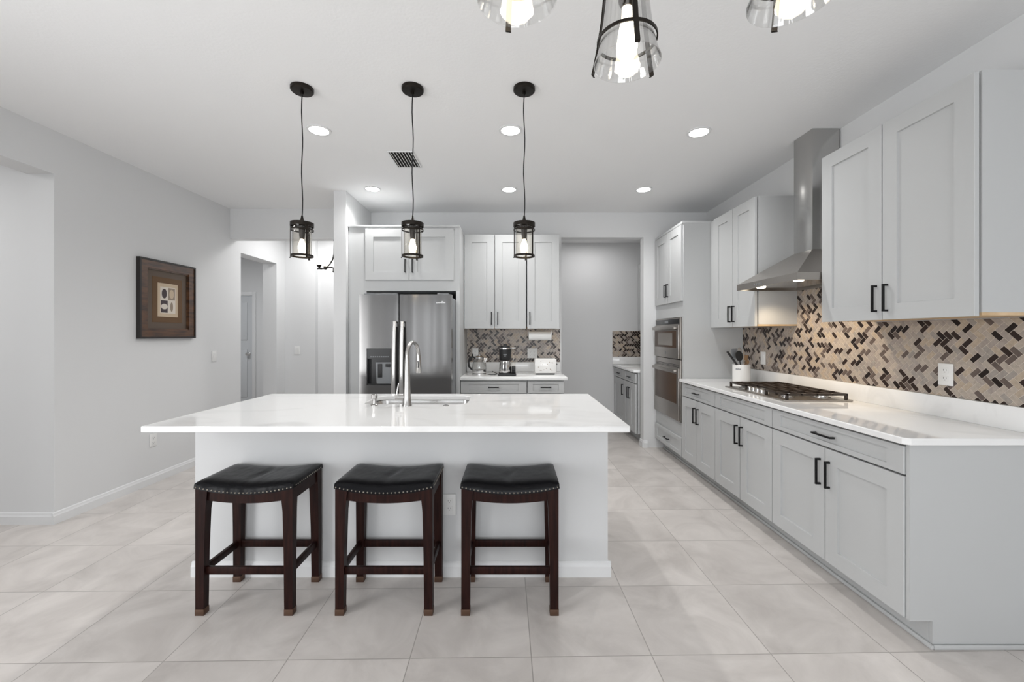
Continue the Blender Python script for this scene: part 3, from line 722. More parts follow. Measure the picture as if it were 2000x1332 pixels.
def faucet():
    x, y, z = -.652, 2.575, .9105
    t = thing('faucet', 'tall gooseneck pull-down faucet in brushed nickel on the island', 'faucet', (x, y, z))
    b = MB(); b.lathe([(0, z), (.030, z), (.030, z+.006), (.0265, z+.012), (.0235, z+.06), (.019, z+.16), (.0155, z+.27), (.0135, z+.30)], (x, y, 0), 28)
    b.build('body', M['nickel'], t)
    pts = [(x, y, z+.29)]; r = .088
    dx, dy = .18, .98
    for k in range(15):
        a = R(180-k*13.2); pts.append((x+dx*(r+r*math.cos(a)), y+dy*(r+r*math.cos(a)), z+.305+r*math.sin(a)))
    b = MB(); b.tube(pts, .0125, 16); b.build('spout', M['nickel'], t)
    e = Vector(pts[-1]); d = (e-Vector(pts[-2])).normalized()
    b = MB(); b.tube([e-d*.01, e+d*.02, e+d*.095, e+d*.11], [.0145, .016, .019, .016], 18); b.build('spray_head', M['nickel'], t)
    b = MB(); b.tube([e+d*.030+Vector((0, -.015, 0)), e+d*.075+Vector((.002, -.019, 0))], .004, 8); b.build('spray_button', M['rubber'], t)
    b = MB(); b.cyl((x-.015, y, z+.055), (x-.072, y+.0, z+.055), .0165, 22); b.tube([(x-.060, y, z+.06), (x-.062, y, z+.085), (x-.052, y+.004, z+.14)], [.007, .006, .0045], 12); b.build('lever', M['nickel'], t)
    x = -.858; y = 2.585
    t = thing('soap_dispenser', 'short nickel soap dispenser left of the faucet', 'soap dispenser', (x, y, z))
    b = MB(); b.lathe([(0, z), (.022, z), (.022, z+.006), (.014, z+.012), (.013, z+.04)], (x, y, 0), 22); b.build('base', M['nickel'], t)
    b = MB(); b.lathe([(.013, z+.04), (.019, z+.044), (.020, z+.066), (.016, z+.07), (0, z+.07)], (x, y, 0), 22); b.tube([(x, y, z+.058), (x-.01, y+.05, z+.058), (x-.012, y+.07, z+.05)], .006, 10); b.build('pump', M['nickel'], t)
    b = MB(); b.lathe([(0, .9105), (.018, .9105), (.017, .914), (.012, .916), (0, .916)], (-.41, 2.575, 0), 22); tag(b.build('air_switch', M['nickel']), 'small round nickel button on the island right of the faucet', 'button')
faucet()

# =================================================================== STOOLS
def stool():
    w, d, h = .478, .315, .655       # overall
    t = thing('bar_stool', 'x', 'bar stool', (0, 0, 0), 'saddle-seat bar stools at the island')
    dip = lambda x: .030*(2*x/w)**2
    hw, hd = w/2, d/2
    L = .046
    for sx in (-1, 1):
        for sy in (-1, 1):
            xo, yo = sx*(hw-.005), sy*(hd-.004)
            b = MB()
            # slight taper and inner curve
            prof = [(0, .040), (.03, .040), (.30, .043), (.50, .048), (.56, .054), (.611, .058)]
            for i in range(len(prof)-1):
                (z0, s0), (z1, s1) = prof[i], prof[i+1]
                ofs = lambda z: 0
                def q(z, s):
                    ax = xo+sx*ofs(z); ay = yo+sy*ofs(z)*.4; bx = ax-sx*s; by = ay-sy*s*.88
                    xa, xb_ = min(ax, bx), max(ax, bx); ya, yb_ = min(ay, by), max(ay, by)
                    return [(xa, ya, z), (xb_, ya, z), (xb_, yb_, z), (xa, yb_, z)]
                b.hull8(q(z0, s0), q(z1, s1))
            lg = b.build('leg', M['wood'], t, smooth=20)
            b = MB(); ax = xo+sx*.0015; ay = yo+sy*.0015; b.box(ax, ax-sx*.043, ay, ay-sy*.039, .0, .030, .0015); b.build('foot_cap', M['brass'], lg)
    # aprons, curved below and above
    def apron(front):
        b = MB(); n = 12
        if front:
            y0 = front*(hd-.014); y1 = front*(hd-.034); xs = [-hw+.05+(w-.1)*i/n for i in range(n+1)]
            poly = [(x, .537+dip(x)*.8) for x in xs]+[(x, .590+dip(x)) for x in xs[::-1]]
            b.prism(poly, y0, y1, lambda p, q, h_: (p, h_, q))
        b.build('apron', M['wood'], t, smooth=20)
    apron(-1); apron(1)
    for sx in (-1, 1):
        b = MB(); b.box(sx*(hw-.012), sx*(hw-.034), -hd+.05, hd-.05, .550, .612); b.build('apron', M['wood'], t)
    for sy in (-1, 1):
        b = MB(); b.box(-hw+.045, hw-.045, sy*(hd-.018), sy*(hd-.036), .190, .226, .002); b.build('stretcher', M['wood'], t)
    for sx in (-1, 1):
        b = MB(); b.box(sx*(hw-.016), sx*(hw-.034), -hd+.04, hd-.04, .190, .226, .002); b.build('stretcher', M['wood'], t)
    # saddle cushion
    b = MB(); nx, ny = 28, 18; vs = []; fs = []
    def top(x, y):
        u, v = abs(2*x/w), abs(2*y/d)
        edge = (1-u**8)*(1-v**6)
        crease = -.007*math.exp(-((x-.01*math.sin(y*30))/.014)**2)*(1-v**2)
        return .592+dip(x)+.012+.030*edge**.5*(1-.25*u*u)+crease
    for i in range(nx+1):
        for j in range(ny+1):
            x = -hw+w*i/nx; y = -hd+d*j/ny
            if i in (0, nx): x *= .99
            if j in (0, ny): y *= .99
            vs.append((x, y, top(x, y)))
    nb = len(vs)
    for i in range(nx+1):
        for j in range(ny+1):
            x = -hw+w*i/nx; y = -hd+d*j/ny; vs.append((x, y, .584+dip(x)))
    I = lambda i, j, o_=0: o_+i*(ny+1)+j
    for i in range(nx):
        for j in range(ny):
            fs.append((I(i, j), I(i+1, j), I(i+1, j+1), I(i, j+1))); fs.append((I(i, j, nb), I(i, j+1, nb), I(i+1, j+1, nb), I(i+1, j, nb)))
    for i in range(nx): fs.append((I(i, 0, nb), I(i+1, 0, nb), I(i+1, 0), I(i, 0))); fs.append((I(i, ny), I(i+1, ny), I(i+1, ny, nb), I(i, ny, nb)))
    for j in range(ny): fs.append((I(0, j), I(0, j+1), I(0, j+1, nb), I(0, j, nb))); fs.append((I(nx, j+1), I(nx, j), I(nx, j, nb), I(nx, j+1, nb)))
    b._add(vs, fs); seat = b.build('seat', M['leather'], t, smooth=60)
    b = MB()
    def nail(x, y, z, nx_, ny_):
        b.lathe([(0, .003), (.0024, .0024), (.0038, .0008), (.004, 0)], (0, 0, 0), 8, T=Matrix.Translation((x, y, z)) @ Vector((nx_, ny_, 0)).to_track_quat('Z', 'Y').to_matrix().to_4x4())
    b.bm.free(); n = 24
    for sy in (-1, 1):
        b = MB()
        for k in range(n+1): x = -hw+.01+(w-.02)*k/n; nail(x, sy*hd, .592+dip(x), 0, sy)
        b.build('nailhead_trim', M['nail'], seat)
    for sx in (-1, 1):
        b = MB()
        for k in range(1, 16): nail(sx*hw, -hd+.01+(d-.02)*k/16, .592+dip(hw), sx, 0)
        b.build('nailhead_trim', M['nail'], seat)
    return t
st = stool()
st['label'] = 'leftmost black leather bar stool with dark wood legs'
st.location = (-1.290, 2.148, 0)
for x, r, lab in ((-.617, 0, 'middle black leather bar stool, left of the island outlet'), (-.010, 0, 'rightmost black leather bar stool, right of the island outlet')):
    c = copy_tree(st); c.location = (x, 2.148, 0); c['label'] = lab

# =================================================================== PENDANTS
def pendant():
    x, y = -1.240, 2.45
    t = thing('pendant_light', 'leftmost black cage pendant light over the island', 'pendant light', (x, y, 1.80), 'pendant lights over the island')
    c = (x, y, 0)
    b = MB(); b.lathe([(0, ZC-.001), (.064, ZC-.001), (.064, ZC-.018), (.058, ZC-.024), (.010, ZC-.026), (.010, ZC-.04), (0, ZC-.04)], c, 36); b.build('canopy', M['bronze'], t)
    b = MB(); b.tube([(x+.0035*math.sin(k*.9), y, 2.045+(ZC-.04-2.045)*k/14) for k in range(15)], .0032, 8); b.build('cord', M['black'], t)
    b = MB(); b.lathe([(0, 2.06), (.005, 2.055), (.010, 2.03), (.018, 2.022), (.019, 1.985), (.015, 1.93), (.011, 1.915), (0, 1.915)], c, 20)
    for k in range(3):
        a = R(20+k*120); b.tube([(x+.015*math.cos(a), y+.015*math.sin(a), 2.005), (x+.063*math.cos(a), y+.063*math.sin(a), 2.005)], .0035, 8)
    b.build('socket', M['bronze'], t)
    b = MB(); b.ring(c, .0645, .056, 2.002, 2.012); b.ring(c, .0645, .0605, 1.990, 2.002); b.ring(c, .0635, .0605, 1.966, 1.974); b.build('top_band', M['bronze'], t)
    b = MB(); b.ring(c, .062, .053, 1.812, 1.822); b.build('bottom_ring', M['bronze'], t)
    for k in range(3):
        a = R(80+k*120); ca, sa = math.cos(a), math.sin(a)
        T = Matrix.Translation((x, y, 0)) @ Matrix.Rotation(a, 4, 'Z')
        b = MB(); b.box(.0605, .0635, -.005, .005, 1.805, 1.995, T=T); b.box(.0605, .067, -.005, .005, 1.802, 1.806, T=T); b.build('strap', M['bronze'], t)
    b = MB(); b.lathe([(.052, 1.820), (.052, 1.985), (.050, 1.985), (.050, 1.820)], c, 36, closed=True); b.build('glass_cylinder', M['amber'], t)
    b = MB(); b.lathe([(0, 1.838), (.012, 1.842), (.021, 1.858), (.022, 1.872), (.014, 1.898), (.010, 1.914), (0, 1.914)], c, 20); b.build('bulb', M['bulb'], t)
    return t
pd = pendant()
place_copy(pd, (.653, 0, 0), 'middle black cage pendant light, in front of the refrigerator cabinet')
place_copy(pd, (1.312, 0, 0), 'rightmost black cage pendant light over the island')
for x in (-1.240, -.587, .072): point('pendant_glow', (x, 2.45, 1.866), 1.4, (1, .84, .62), .0235)

# =================================================================== CHANDELIER
def chandelier():
    cx, cy, rr = .266, .690, .270
    t = thing('chandelier', 'five-arm chandelier with flared clear glass shades hanging near the camera', 'chandelier', (cx, cy, 1.975))
    b = MB(); b.lathe([(0, ZC-.001), (.07, ZC-.001), (.07, ZC-.02), (.012, ZC-.03), (.009, ZC-.04), (.009, 2.52), (.03, 2.50), (.035, 2.40), (.02, 2.37), (0, 2.36)], (cx, cy, 0), 24); b.build('stem', M['bronze'], t)
    for k in range(5):
        th = R(90+72*k); lx, ly = cx+rr*math.cos(th), cy+rr*math.sin(th); c = (lx, ly, 0)
        pts = []
        for j in range(11):
            s = j/10; pts.append((cx+rr*s*math.cos(th), cy+rr*s*math.sin(th), 2.43-.06*math.sin(math.pi*s)-.10*s**3))
        b = MB(); b.tube(pts, .008, 10); arm = b.build('arm', M['bronze'], t)
        b = MB(); b.lathe([(.012, 2.335), (.030, 2.325), (.036, 2.305), (.036, 2.285), (.020, 2.28), (.019, 2.125), (.013, 2.11), (0, 2.11)], c, 22); b.build('socket', M['bronze'], arm)
        prof = [(.036, 2.290), (.038, 2.24), (.045, 2.16), (.054, 2.08), (.062, 2.03), (.069, 2.00), (.0755, 1.981)]
        b = MB(); b.lathe(prof+[(r-.0022, z) for r, z in prof[::-1]], c, 40, closed=True); b.build('glass_shade', M['glass'], arm)
        b = MB(); b.ring(c, .0685, .0655, 2.030, 2.037); b.build('cage_ring', M['bronze'], arm)
        for q in range(3):
            a = th+math.pi+q*2*math.pi/3
            T = Matrix.Translation((lx, ly, 0)) @ Matrix.Rotation(a, 4, 'Z'); b = MB()
            pr = [(.040, 2.31), (.047, 2.20), (.057, 2.10), (.069, 2.03), (.0755, 2.00), (.081, 1.978), (.078, 1.9745)]
            for i in range(len(pr)-1):
                (r0, z0), (r1, z1) = pr[i], pr[i+1]; h_ = .0055
                b.hull8([(r0, -h_, z0), (r0+.003, -h_, z0), (r0+.003, h_, z0), (r0, h_, z0)], [(r1, -h_, z1), (r1+.003, -h_, z1), (r1+.003, h_, z1), (r1, h_, z1)], T=T)
            b.build('strap', M['bronze'], arm)
        b = MB(); b.lathe([(0, 1.984), (.012, 1.988), (.022, 2.003), (.024, 2.020), (.019, 2.055), (.012, 2.085), (.0115, 2.109), (0, 2.109)], c, 22); b.build('bulb', M['bulbwhite'], arm)
        point('chandelier_glow', (lx, ly, 2.014), 1.6, (1, .93, .82), .0262)
chandelier()

# =================================================================== SCONCE
def sconce():
    y = 4.36; X = -1.81
    t = thing('wall_sconce', 'black scroll-arm wall sconce with two lit candle cups in the hall', 'wall light', (X, y, 2.0))
    b = MB(); b.box(X-.014, X, y-.05, y+.05, 2.06, 2.28, .004); b.tube([(X-.01, y, 2.19), (-1.872, y, 2.19)], .006, 8); b.build('back_plate', M['bronze'], t)
    b = MB()
    pts = [(-1.868, y, 2.335), (-1.870, y, 2.27), (-1.872, y, 2.20), (-1.885, y, 2.14), (-1.915, y, 2.09), (-1.955, y, 2.055), (-2.00, y, 2.042), (-2.045, y, 2.044)]
    b.tube(pts, .0065, 10); b.lathe([(0, -.012), (.010, -.006), (.010, .006), (0, .012)], (-1.868, y, 2.342), 12)
    b.tube([(-1.955, y, 2.050), (-1.90, y, 2.058), (-1.878, y, 2.05), (-1.876, y, 2.02)], .0065, 10); b.lathe([(0, -.012), (.010, -.006), (.010, .006), (0, .012)], (-1.876, y, 2.014), 12)
    b.build('arm', M['bronze'], t)
    for (x, yy) in ((-2.012, y-.035), (-1.992, y+.075)):
        b = MB(); b.tube([(-1.99, y, 2.045), (x, yy, 2.050)], .005, 8); b.lathe([(0, 2.045), (.010, 2.05), (.022, 2.07), (.024, 2.08), (0, 2.08)], (x, yy, 0), 16); cup = b.build('cup', M['bronze'], t)
        b = MB(); b.lathe([(0, 2.08), (.020, 2.082), (.024, 2.10), (.022, 2.13), (.012, 2.155), (0, 2.16)], (x, yy, 0), 18); b.build('bulb', M['bulbwhite'], cup)
        point('sconce_glow', (x, yy, 2.112), .3, (1, .93, .82), .0255)
sconce()

# =================================================================== RECESSED LIGHTS, VENT
def can():
    x, y = -1.376, 2.956
    t = thing('recessed_light', 'lit round recessed ceiling light nearest the left pendant', 'ceiling light', (x, y, ZC), 'recessed ceiling lights')
    b = MB(); b.ring((x, y, 0), .083, .066, ZC-.006, ZC-.0005, 40); b.build('trim_ring', M['trim'], t)
    b = MB(); b.lathe([(0, ZC-.0035), (.0655, ZC-.0035), (.0655, ZC-.0006), (0, ZC-.0006)], (x, y, 0), 40); b.build('lens', M['ledge'], t)
    return t
cn = can()
spots = [(-1.376, 2.956, None), (-.010, 2.956, 'lit recessed ceiling light between the middle and right pendant cords'), (1.345, 2.985, 'lit recessed ceiling light nearest the range hood'),
         (-1.395, 4.15, 'lit recessed ceiling light closest to the wing wall'), (-.030, 4.165, 'lit recessed ceiling light in the far row, above the back wall cabinets'), (1.323, 4.165, 'lit recessed ceiling light in the far row, nearest the oven cabinet')]
for x, y, lab in spots:
    if lab: place_copy(cn, (x+1.376, y-2.956, 0), lab)
    l = bpy.data.lights.new('can_light', 'SPOT'); l.energy = 26; l.spot_size = R(150); l.spot_blend = .9; l.shadow_soft_size = .03; l.color = (1, .992, .98)
    o = bpy.data.objects.new('can_light', l); C.objects.link(o); o.location = (x, y, ZC-.02)
def vent():
    x0, x1, y0, y1 = -.985, -.795, 3.30, 3.60
    t = thing('air_vent', 'rectangular slatted air vent in the ceiling behind the middle pendant cord', 'vent', ((x0+x1)/2, (y0+y1)/2, ZC))
    b = MB(); z0, z1 = ZC-.008, ZC-.0005
    b.box(x0-.010, x0, y0-.010, y1+.010, z0, z1); b.box(x1, x1+.010, y0-.010, y1+.010, z0, z1); b.box(x0, x1, y0-.010, y0, z0, z1); b.box(x0, x1, y1, y1+.010, z0, z1); b.build('frame', M['trim'], t)
    b = MB(); b.box(x0, x1, y0, y1, ZC-.002, ZC-.0006); b.build('backing', M['dark'], t)
    for k in range(8):
        x = x0+.012+k*(x1-x0-.018)/7.3
        b = MB(); b.hull8([(x+.004, y0, ZC-.010), (x+.006, y0, ZC-.010), (x+.006, y1, ZC-.010), (x+.004, y1, ZC-.010)], [(x-.004, y0, ZC-.0025), (x-.002, y0, ZC-.0025), (x-.002, y1, ZC-.0025), (x-.004, y1, ZC-.0025)]); b.build('slat', M['trim'], t)
vent()

# =================================================================== PICTURE
def picture():
    ya, yb, za, zb = 3.607, 4.245, 1.316, 2.034; X = XL+.001
    t = thing('framed_picture', 'brown wooden framed print of four leaf shapes on the left wall', 'picture', (XL, (ya+yb)/2, za))
    def ringbox(b, o_, w_, x0, x1):
        y0, y1, z0, z1 = ya+o_, yb-o_, za+o_, zb-o_
        b.hull8([(x0, y0, z0), (x0, y1, z0), (x0, y1-w_, z0+w_), (x0, y0+w_, z0+w_)], [(x1, y0, z0), (x1, y1, z0), (x1, y1-w_, z0+w_), (x1, y0+w_, z0+w_)])
        b.hull8([(x0, y0, z1), (x0, y1, z1), (x0, y1-w_, z1-w_), (x0, y0+w_, z1-w_)], [(x1, y0, z1), (x1, y1, z1), (x1, y1-w_, z1-w_), (x1, y0+w_, z1-w_)])
        b.hull8([(x0, y0, z0), (x0, y0, z1), (x0, y0+w_, z1-w_), (x0, y0+w_, z0+w_)], [(x1, y0, z0), (x1, y0, z1), (x1, y0+w_, z1-w_), (x1, y0+w_, z0+w_)])
        b.hull8([(x0, y1, z0), (x0, y1, z1), (x0, y1-w_, z1-w_), (x0, y1-w_, z0+w_)], [(x1, y1, z0), (x1, y1, z1), (x1, y1-w_, z1-w_), (x1, y1-w_, z0+w_)])
    b = MB(); ringbox(b, 0, .016, X, X+.034); b.build('frame_edge', M['framedark'], t, smooth=0)
    b = MB(); ringbox(b, .016, .066, X, X+.028); ringbox(b, .082, .010, X, X+.020); b.build('frame', M['frame'], t, smooth=0)
    b = MB(); b.box(X, X+.008, ya+.09, yb-.09, za+.09, zb-.09); b.build('mat_board', M['mat1'], t)
    b = MB(); b.box(X+.008, X+.010, ya+.15, yb-.15, za+.15, zb-.15); b.build('inner_mat', M['mat2'], t)
    cy0, cy1, cz0, cz1 = 3.812, 4.040, 1.518, 1.832
    b = MB(); b.mats = [M['card'], M['card2'], M['ink'], M['ink2']]
    xx = X+.010
    b.box(xx, xx+.002, cy0, cy1, cz0, cz1, m=M['card']); b.box(xx+.002, xx+.0026, cy0+.028, cy1-.028, cz0+.034, cz1-.034, m=M['card2'])
    my, mz = (cy0+cy1)/2, (cz0+cz1)/2
    b.box(xx+.0026, xx+.003, my+.004, cy1-.034, mz+.004, cz1-.04, m=M['ink2']); b.box(xx+.0026, xx+.003, cy0+.034, my-.004, cz0+.04, mz-.004, m=M['ink'])
    def oval(yc, zc, ry, rz, m):
        n = 20; poly = [(yc+ry*math.cos(2*math.pi*k/n), zc+rz*math.sin(2*math.pi*k/n)) for k in range(n)]; b.prism(poly, xx+.0028, xx+.0034, lambda p, q, h: (h, p, q), m)
    q1, q2 = (cy0+.034+my-.004)/2, (my+.004+cy1-.034)/2; r1, r2 = (cz0+.04+mz-.004)/2, (mz+.004+cz1-.04)/2
    oval(q1, r2, .028, .045, M['ink']); oval(q2, r2, .026, .042, M['card']); oval(q1, r1, .036, .026, M['card2']); oval(q2, r1, .016, .045, M['ink2'])
    b.build('print', None, t, smooth=0)
picture()

# =================================================================== OUTLETS AND SWITCHES
def plate(name, label, cat, origin, facing, w=.072, h=.117, kind='outlet', gangs=1):
    """origin = centre of the plate on the wall"""
    if facing == '+x': m4 = Matrix(((0, 1, 0, origin[0]), (1, 0, 0, origin[1]), (0, 0, 1, origin[2]), (0, 0, 0, 1)))
    elif facing == '-x': m4 = Matrix(((0, -1, 0, origin[0]), (-1, 0, 0, origin[1]), (0, 0, 1, origin[2]), (0, 0, 0, 1)))
    else: m4 = Matrix(((1, 0, 0, origin[0]), (0, -1, 0, origin[1]), (0, 0, 1, origin[2]), (0, 0, 0, 1)))
    t = thing(name, label, cat, origin)
    b = MB(); b.box(-w/2, w/2, 0, .006, -h/2, h/2, .002, T=m4); b.build('cover_plate', M['white'], t)
    for g in range(gangs):
        gx = (g-(gangs-1)/2)*.046
        if kind == 'outlet':
            for s in (-1, 1):
                b = MB(); b.box(gx-.017, gx+.017, .006, .0075, s*.021-.014, s*.021+.014, .0012, T=m4); k = b.build('socket', M['white'], t)
                b = MB(); b.box(gx-.008, gx-.006, .0072, .0079, s*.021-.002, s*.021+.007, T=m4); b.box(gx+.006, gx+.008, .0072, .0079, s*.021-.002, s*.021+.007, T=m4); b.box(gx-.002, gx+.002, .0072, .0079, s*.021-.010, s*.021-.006, T=m4); b.build('slot', M['slot'], k)
        else:
            b = MB(); b.hull8([(gx-.016, .006, -.033), (gx+.016, .006, -.033), (gx+.016, .006, .033), (gx-.016, .006, .033)], [(gx-.016, .008, -.033), (gx+.016, .008, -.033), (gx+.016, .011, .033), (gx-.016, .011, .033)], T=m4); b.build('rocker', M['white'], t)
plate('wall_outlet', 'white double outlet on the island front between two stools', 'outlet', (-.350, 2.3235, .402), '-y')
plate('wall_outlet', 'white outlet low on the left wall, left of the island', 'outlet', (XL+.0005, 3.775, .39), '+x')
plate('light_switch', 'white light switch on the left wall, right of the picture', 'light switch', (XL+.0005, 4.55, 1.115), '+x', kind='switch')
plate('light_switch', 'white light switch on the hall end wall', 'light switch', (-3.09, 5.9695, 1.125), '-y', w=.08, kind='switch')
plate('wall_outlet', 'white outlet on the near right part of the tile backsplash', 'outlet', (XR-.009, 2.212, 1.140), '-x', w=.076)
plate('light_switch', 'white switch on the tile backsplash near the utensil crock', 'light switch', (XR-.009, 3.82, 1.136), '-x', kind='switch')
plate('wall_outlet', 'white two-gang outlet plate on the back backsplash above the toaster', 'outlet', (.243, YB-.009, 1.128), '-y', w=.118, gangs=2)
plate('wall_outlet', 'white outlet on the back backsplash behind the kettle', 'outlet', (-.437, YB-.009, 1.13), '-y')

# =================================================================== THINGS ON THE BACK COUNTER
Z = .9105
def coffee():
    x, y = -.062, 4.50
    t = thing('coffee_maker', 'black and steel coffee maker with thermal carafe on the back counter', 'coffee maker', (x, y, Z))
    b = MB(); b.box(x-.085, x+.105, y-.11, y+.11, Z, Z+.026, .008); b.build('base', M['rubber'], t)
    b = MB(); b.lathe([(0, Z+.026), (.060, Z+.027), (.066, Z+.04), (.064, Z+.11), (.052, Z+.155), (.045, Z+.165), (0, Z+.165)], (x-.012, y-.03, 0), 32); c = b.build('carafe', M['chrome'], t)
    b = MB(); b.box(x-.020, x-.004, y-.115, y-.09, Z+.055, Z+.155, .004); b.box(x-.020, x-.004, y-.10, y-.07, Z+.14, Z+.155, .003); b.build('carafe_handle', M['rubber'], c)
    b = MB(); b.lathe([(0, Z+.168), (.060, Z+.168), (.064, Z+.18), (.066, Z+.285), (.058, Z+.292), (0, Z+.292)], (x-.012, y-.03, 0), 32); b.build('brew_basket', M['rubber'], t)
    b = MB(); b.ring((x-.012, y-.03, 0), .0675, .05, Z+.284, Z+.300, 32); b.build('steel_band', M['chrome'], t)
    b = MB(); b.lathe([(.055, Z+.300), (.05, Z+.318), (.02, Z+.324), (.016, Z+.340), (0, Z+.342)], (x-.012, y-.03, 0), 28); b.build('lid', M['rubber'], t)
    b = MB(); b.box(x+.055, x+.10, y-.02, y+.09, Z+.055, Z+.285, .012); b.build('water_tank', M['amber'], t)
    b = MB(); b.box(x+.052, x+.103, y-.022, y+.092, Z+.285, Z+.305, .006); b.build('tank_lid', M['chrome'], t)
    b = MB(); b.lathe([(0, 0), (.02, 0), (.02, -.012), (.016, -.016), (0, -.016)], (x+.078, y-.06, Z+.075), 20, axis='y'); b.box(x+.058, x+.1, y-.06, y-.02, Z+.026, Z+.10, .006); b.build('control_dial', M['rubber'], t)
    b = MB(); b.box(x-.03, x+.006, y-.0965, y-.094, Z+.222, Z+.232); b.box(x-.022, x-.002, y-.0965, y-.094, Z+.21, Z+.216); b.build('badge', M['greyplastic'], t)
coffee()
def kettle():
    x, y = -.355, 4.50
    t = thing('electric_kettle', 'glass and steel kettle with a black loop handle on the back counter', 'kettle', (x, y, Z))
    b = MB(); b.lathe([(0, Z), (.078, Z), (.080, Z+.006), (.080, Z+.018), (.07, Z+.022), (0, Z+.022)], (x, y, 0), 32); b.build('base', M['chrome'], t)
    b = MB(); b.lathe([(0, Z+.024), (.072, Z+.024), (.076, Z+.035), (.077, Z+.06), (0, Z+.06)], (x, y, 0), 32); b.build('heater_ring', M['chrome'], t)
    b = MB(); pr = [(.077, Z+.06), (.080, Z+.075), (.074, Z+.12), (.058, Z+.165), (.048, Z+.185)]; b.lathe(pr+[(r-.002, z) for r, z in pr[::-1]], (x, y, 0), 32, closed=True); b.build('glass_body', M['glass'], t)
    b = MB(); b.lathe([(.049, Z+.182), (.050, Z+.20), (.035, Z+.208), (.012, Z+.212), (.014, Z+.228), (0, Z+.232)], (x, y, 0), 28); b.build('lid', M['chrome'], t)
    b = MB(); b.hull8([(x+.045, y-.02, Z+.15), (x+.06, y-.02, Z+.13), (x+.06, y+.02, Z+.13), (x+.045, y+.02, Z+.15)], [(x+.05, y-.01, Z+.19), (x+.088, y-.006, Z+.185), (x+.088, y+.006, Z+.185), (x+.05, y+.01, Z+.19)]); b.build('spout', M['chrome'], t)
    b = MB(); b.tube([(x-.045, y, Z+.19), (x-.075, y, Z+.20), (x-.105, y, Z+.185), (x-.118, y, Z+.14), (x-.112, y, Z+.095), (x-.09, y, Z+.07), (x-.072, y, Z+.055)], [.010, .011, .011, .011, .011, .010, .009], 12); b.tube([(x-.075, y, Z+.20), (x-.07, y-.01, Z+.232)], .007, 8); b.build('handle', M['rubber'], t)
    b = MB(); b.tube([(x+.09, y-.005, Z+.012), (x+.13, y-.01, Z+.006), (x+.165, y+.0, Z+.006), (x+.19, y+.12, Z+.006), (x+.13, y+.25, Z+.02)], .004, 8); b.build('power_cord', M['rubber'], t)
kettle()

def toaster():
    x0, x1, y0, y1 = .247, .492, 4.55, 4.72
    t = thing('toaster', 'cream toaster with small dots beside the pantry opening', 'toaster', ((x0+x1)/2, (y0+y1)/2, Z))
    b = MB(); b.box(x0, x1, y0, y1, Z+.012, Z+.178, .022); o = b.build('shell', M['ceramic'], t)
    b = MB(); b.box(x0+.02, x1-.02, y0+.02, y1-.02, Z, Z+.014, .003); b.build('base', M['rubber'], t)
    b = MB(); rr = random.Random(4)
    for k in range(14):
        x = x0+.03+rr.random()*(x1-x0-.06); z = Z+.035+rr.random()*.12
        b.lathe([(0, -.0006), (.0045, -.0004), (.0045, .001)], (x, y0, z), 10, axis='y')
    b.build('dot_pattern', M['ink2'], o)
    for q in (.055, .115):
        b = MB(); b.box(x0+.035, x1-.035, y0+q-.011, y0+q+.011, Z+.1765, Z+.1785); b.build('bread_slot', M['dark'], o)
    b = MB(); b.box(x1-.001, x1+.014, (y0+y1)/2-.015, (y0+y1)/2+.015, Z+.10, Z+.118, .004); b.build('lever', M['rubber'], t)
toaster()
def towel():
    x0, x1, y = .185, .455, 4.76; zc = 1.338; r = .052
    t = thing('paper_towel_holder', 'white paper towel roll mounted under the back wall cabinet', 'paper towel holder', ((x0+x1)/2, y, zc))
    b = MB(); b.lathe([(.018, x0+.006), (r, x0+.006), (r, x1-.006), (.018, x1-.006)], (0, y, zc), 36, axis='x', closed=True); b.build('paper_roll', M['paper'], t)
    b = MB()
    for x in (x0-.003, x1-.002): b.box(x, x+.004, y-.02, y+.02, zc-.02, 1.420, .001)
    b.cyl((x0, y, zc), (x1, y, zc), .009); b.build('bracket', M['chrome'], t)
towel()
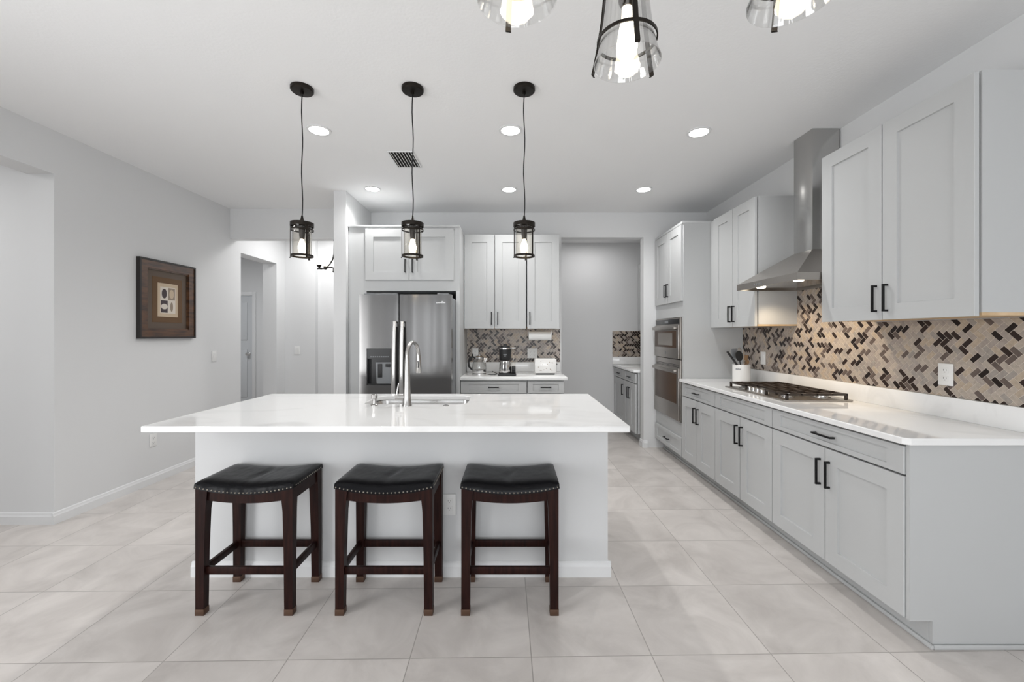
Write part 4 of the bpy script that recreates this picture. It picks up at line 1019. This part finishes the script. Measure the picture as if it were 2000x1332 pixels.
# =================================================================== UTENSIL CROCK
def crock():
    x, y, r, h = 2.135, 3.86, .076, .165
    t = thing('utensil_crock', 'white ceramic crock holding utensils in the far corner of the right counter', 'crock', (x, y, Z))
    b = MB(); b.lathe([(0, Z), (r-.006, Z), (r, Z+.006), (r, Z+h-.003), (r-.003, Z+h), (r-.007, Z+h-.003), (r-.007, Z+.01), (0, Z+.01)], (x, y, 0), 40); o = b.build('pot', M['ceramic'], t)
    b = MB(); 
    for k in range(8):
        a = R(205+k*4.4); T = Matrix.Translation((x, y, 0)) @ Matrix.Rotation(a, 4, 'Z'); b.box(r-.001, r+.0006, -.0022, .0022, Z+.118, Z+.118+(.014 if k % 3 else .010), T=T)
    b.build('lettering', M['greyplastic'], o)
    zb = Z+.0165
    def ut(name, label, cat, foot, tip, rod, m, head=None, mh=None):
        foot = Vector((x+foot[0], y+foot[1], zb)); tip = Vector((x+tip[0], y+tip[1], Z+tip[2]))
        tt = thing(name, label, cat, tuple(foot)); b = MB(); b.tube([foot, tip], rod, 10); b.build('shaft', m, tt)
        if head:
            d = (tip-foot).normalized(); q = Vector((0, -1, 0)); sx = d.cross(q).normalized(); n_ = sx.cross(d).normalized(); b = MB()
            pts = head; nn = len(pts)
            vs = [tip+sx*a+d*c_+n_*(-.003) for a, c_ in pts]+[tip+sx*a+d*c_+n_*.003 for a, c_ in pts]
            b._add(vs, [tuple(range(nn))[::-1], tuple(range(nn, 2*nn))]+[(i, (i+1) % nn, nn+(i+1) % nn, nn+i) for i in range(nn)]); b.build('head', mh or m, tt)
    ell = lambda a, c_, n=14: [(a*math.cos(2*math.pi*k/n), c_+c_*math.sin(2*math.pi*k/n)) for k in range(n)]
    ut('spatula', 'black-handled utensil leaning left out of the crock', 'spatula', (.05, -.03), (-.15, -.035, .285), .0095, M['rubber'])
    ut('serving_spoon', 'black oval spoon standing upright in the crock', 'spoon', (.0, -.02), (-.025, -.02, .195), .005, M['rubber'], ell(.034, .048))
    ut('slotted_turner', 'dark grey turner behind the black spoon in the crock', 'turner', (-.03, .025), (-.045, .03, .22), .005, M['greyplastic'], [(-.025, 0), (.025, 0), (.03, .09), (-.03, .09)])
    ut('whisk', 'pale silver whisk rising behind the other utensils', 'whisk', (.012, .035), (.01, .045, .24), .004, M['chrome'], ell(.022, .04))
    ut('wooden_spoon', 'short wooden utensil at the right side of the crock', 'spoon', (.03, .0), (.052, -.005, .165), .005, M['woodspoon'], ell(.013, .02))
    ut('wooden_spatula', 'wooden spatula leaning right toward the tile backsplash', 'spatula', (.03, .03), (.058, .03, .20), .005, M['woodspoon'], [(-.014, 0), (.014, 0), (.018, .05), (-.018, .05)])
crock()
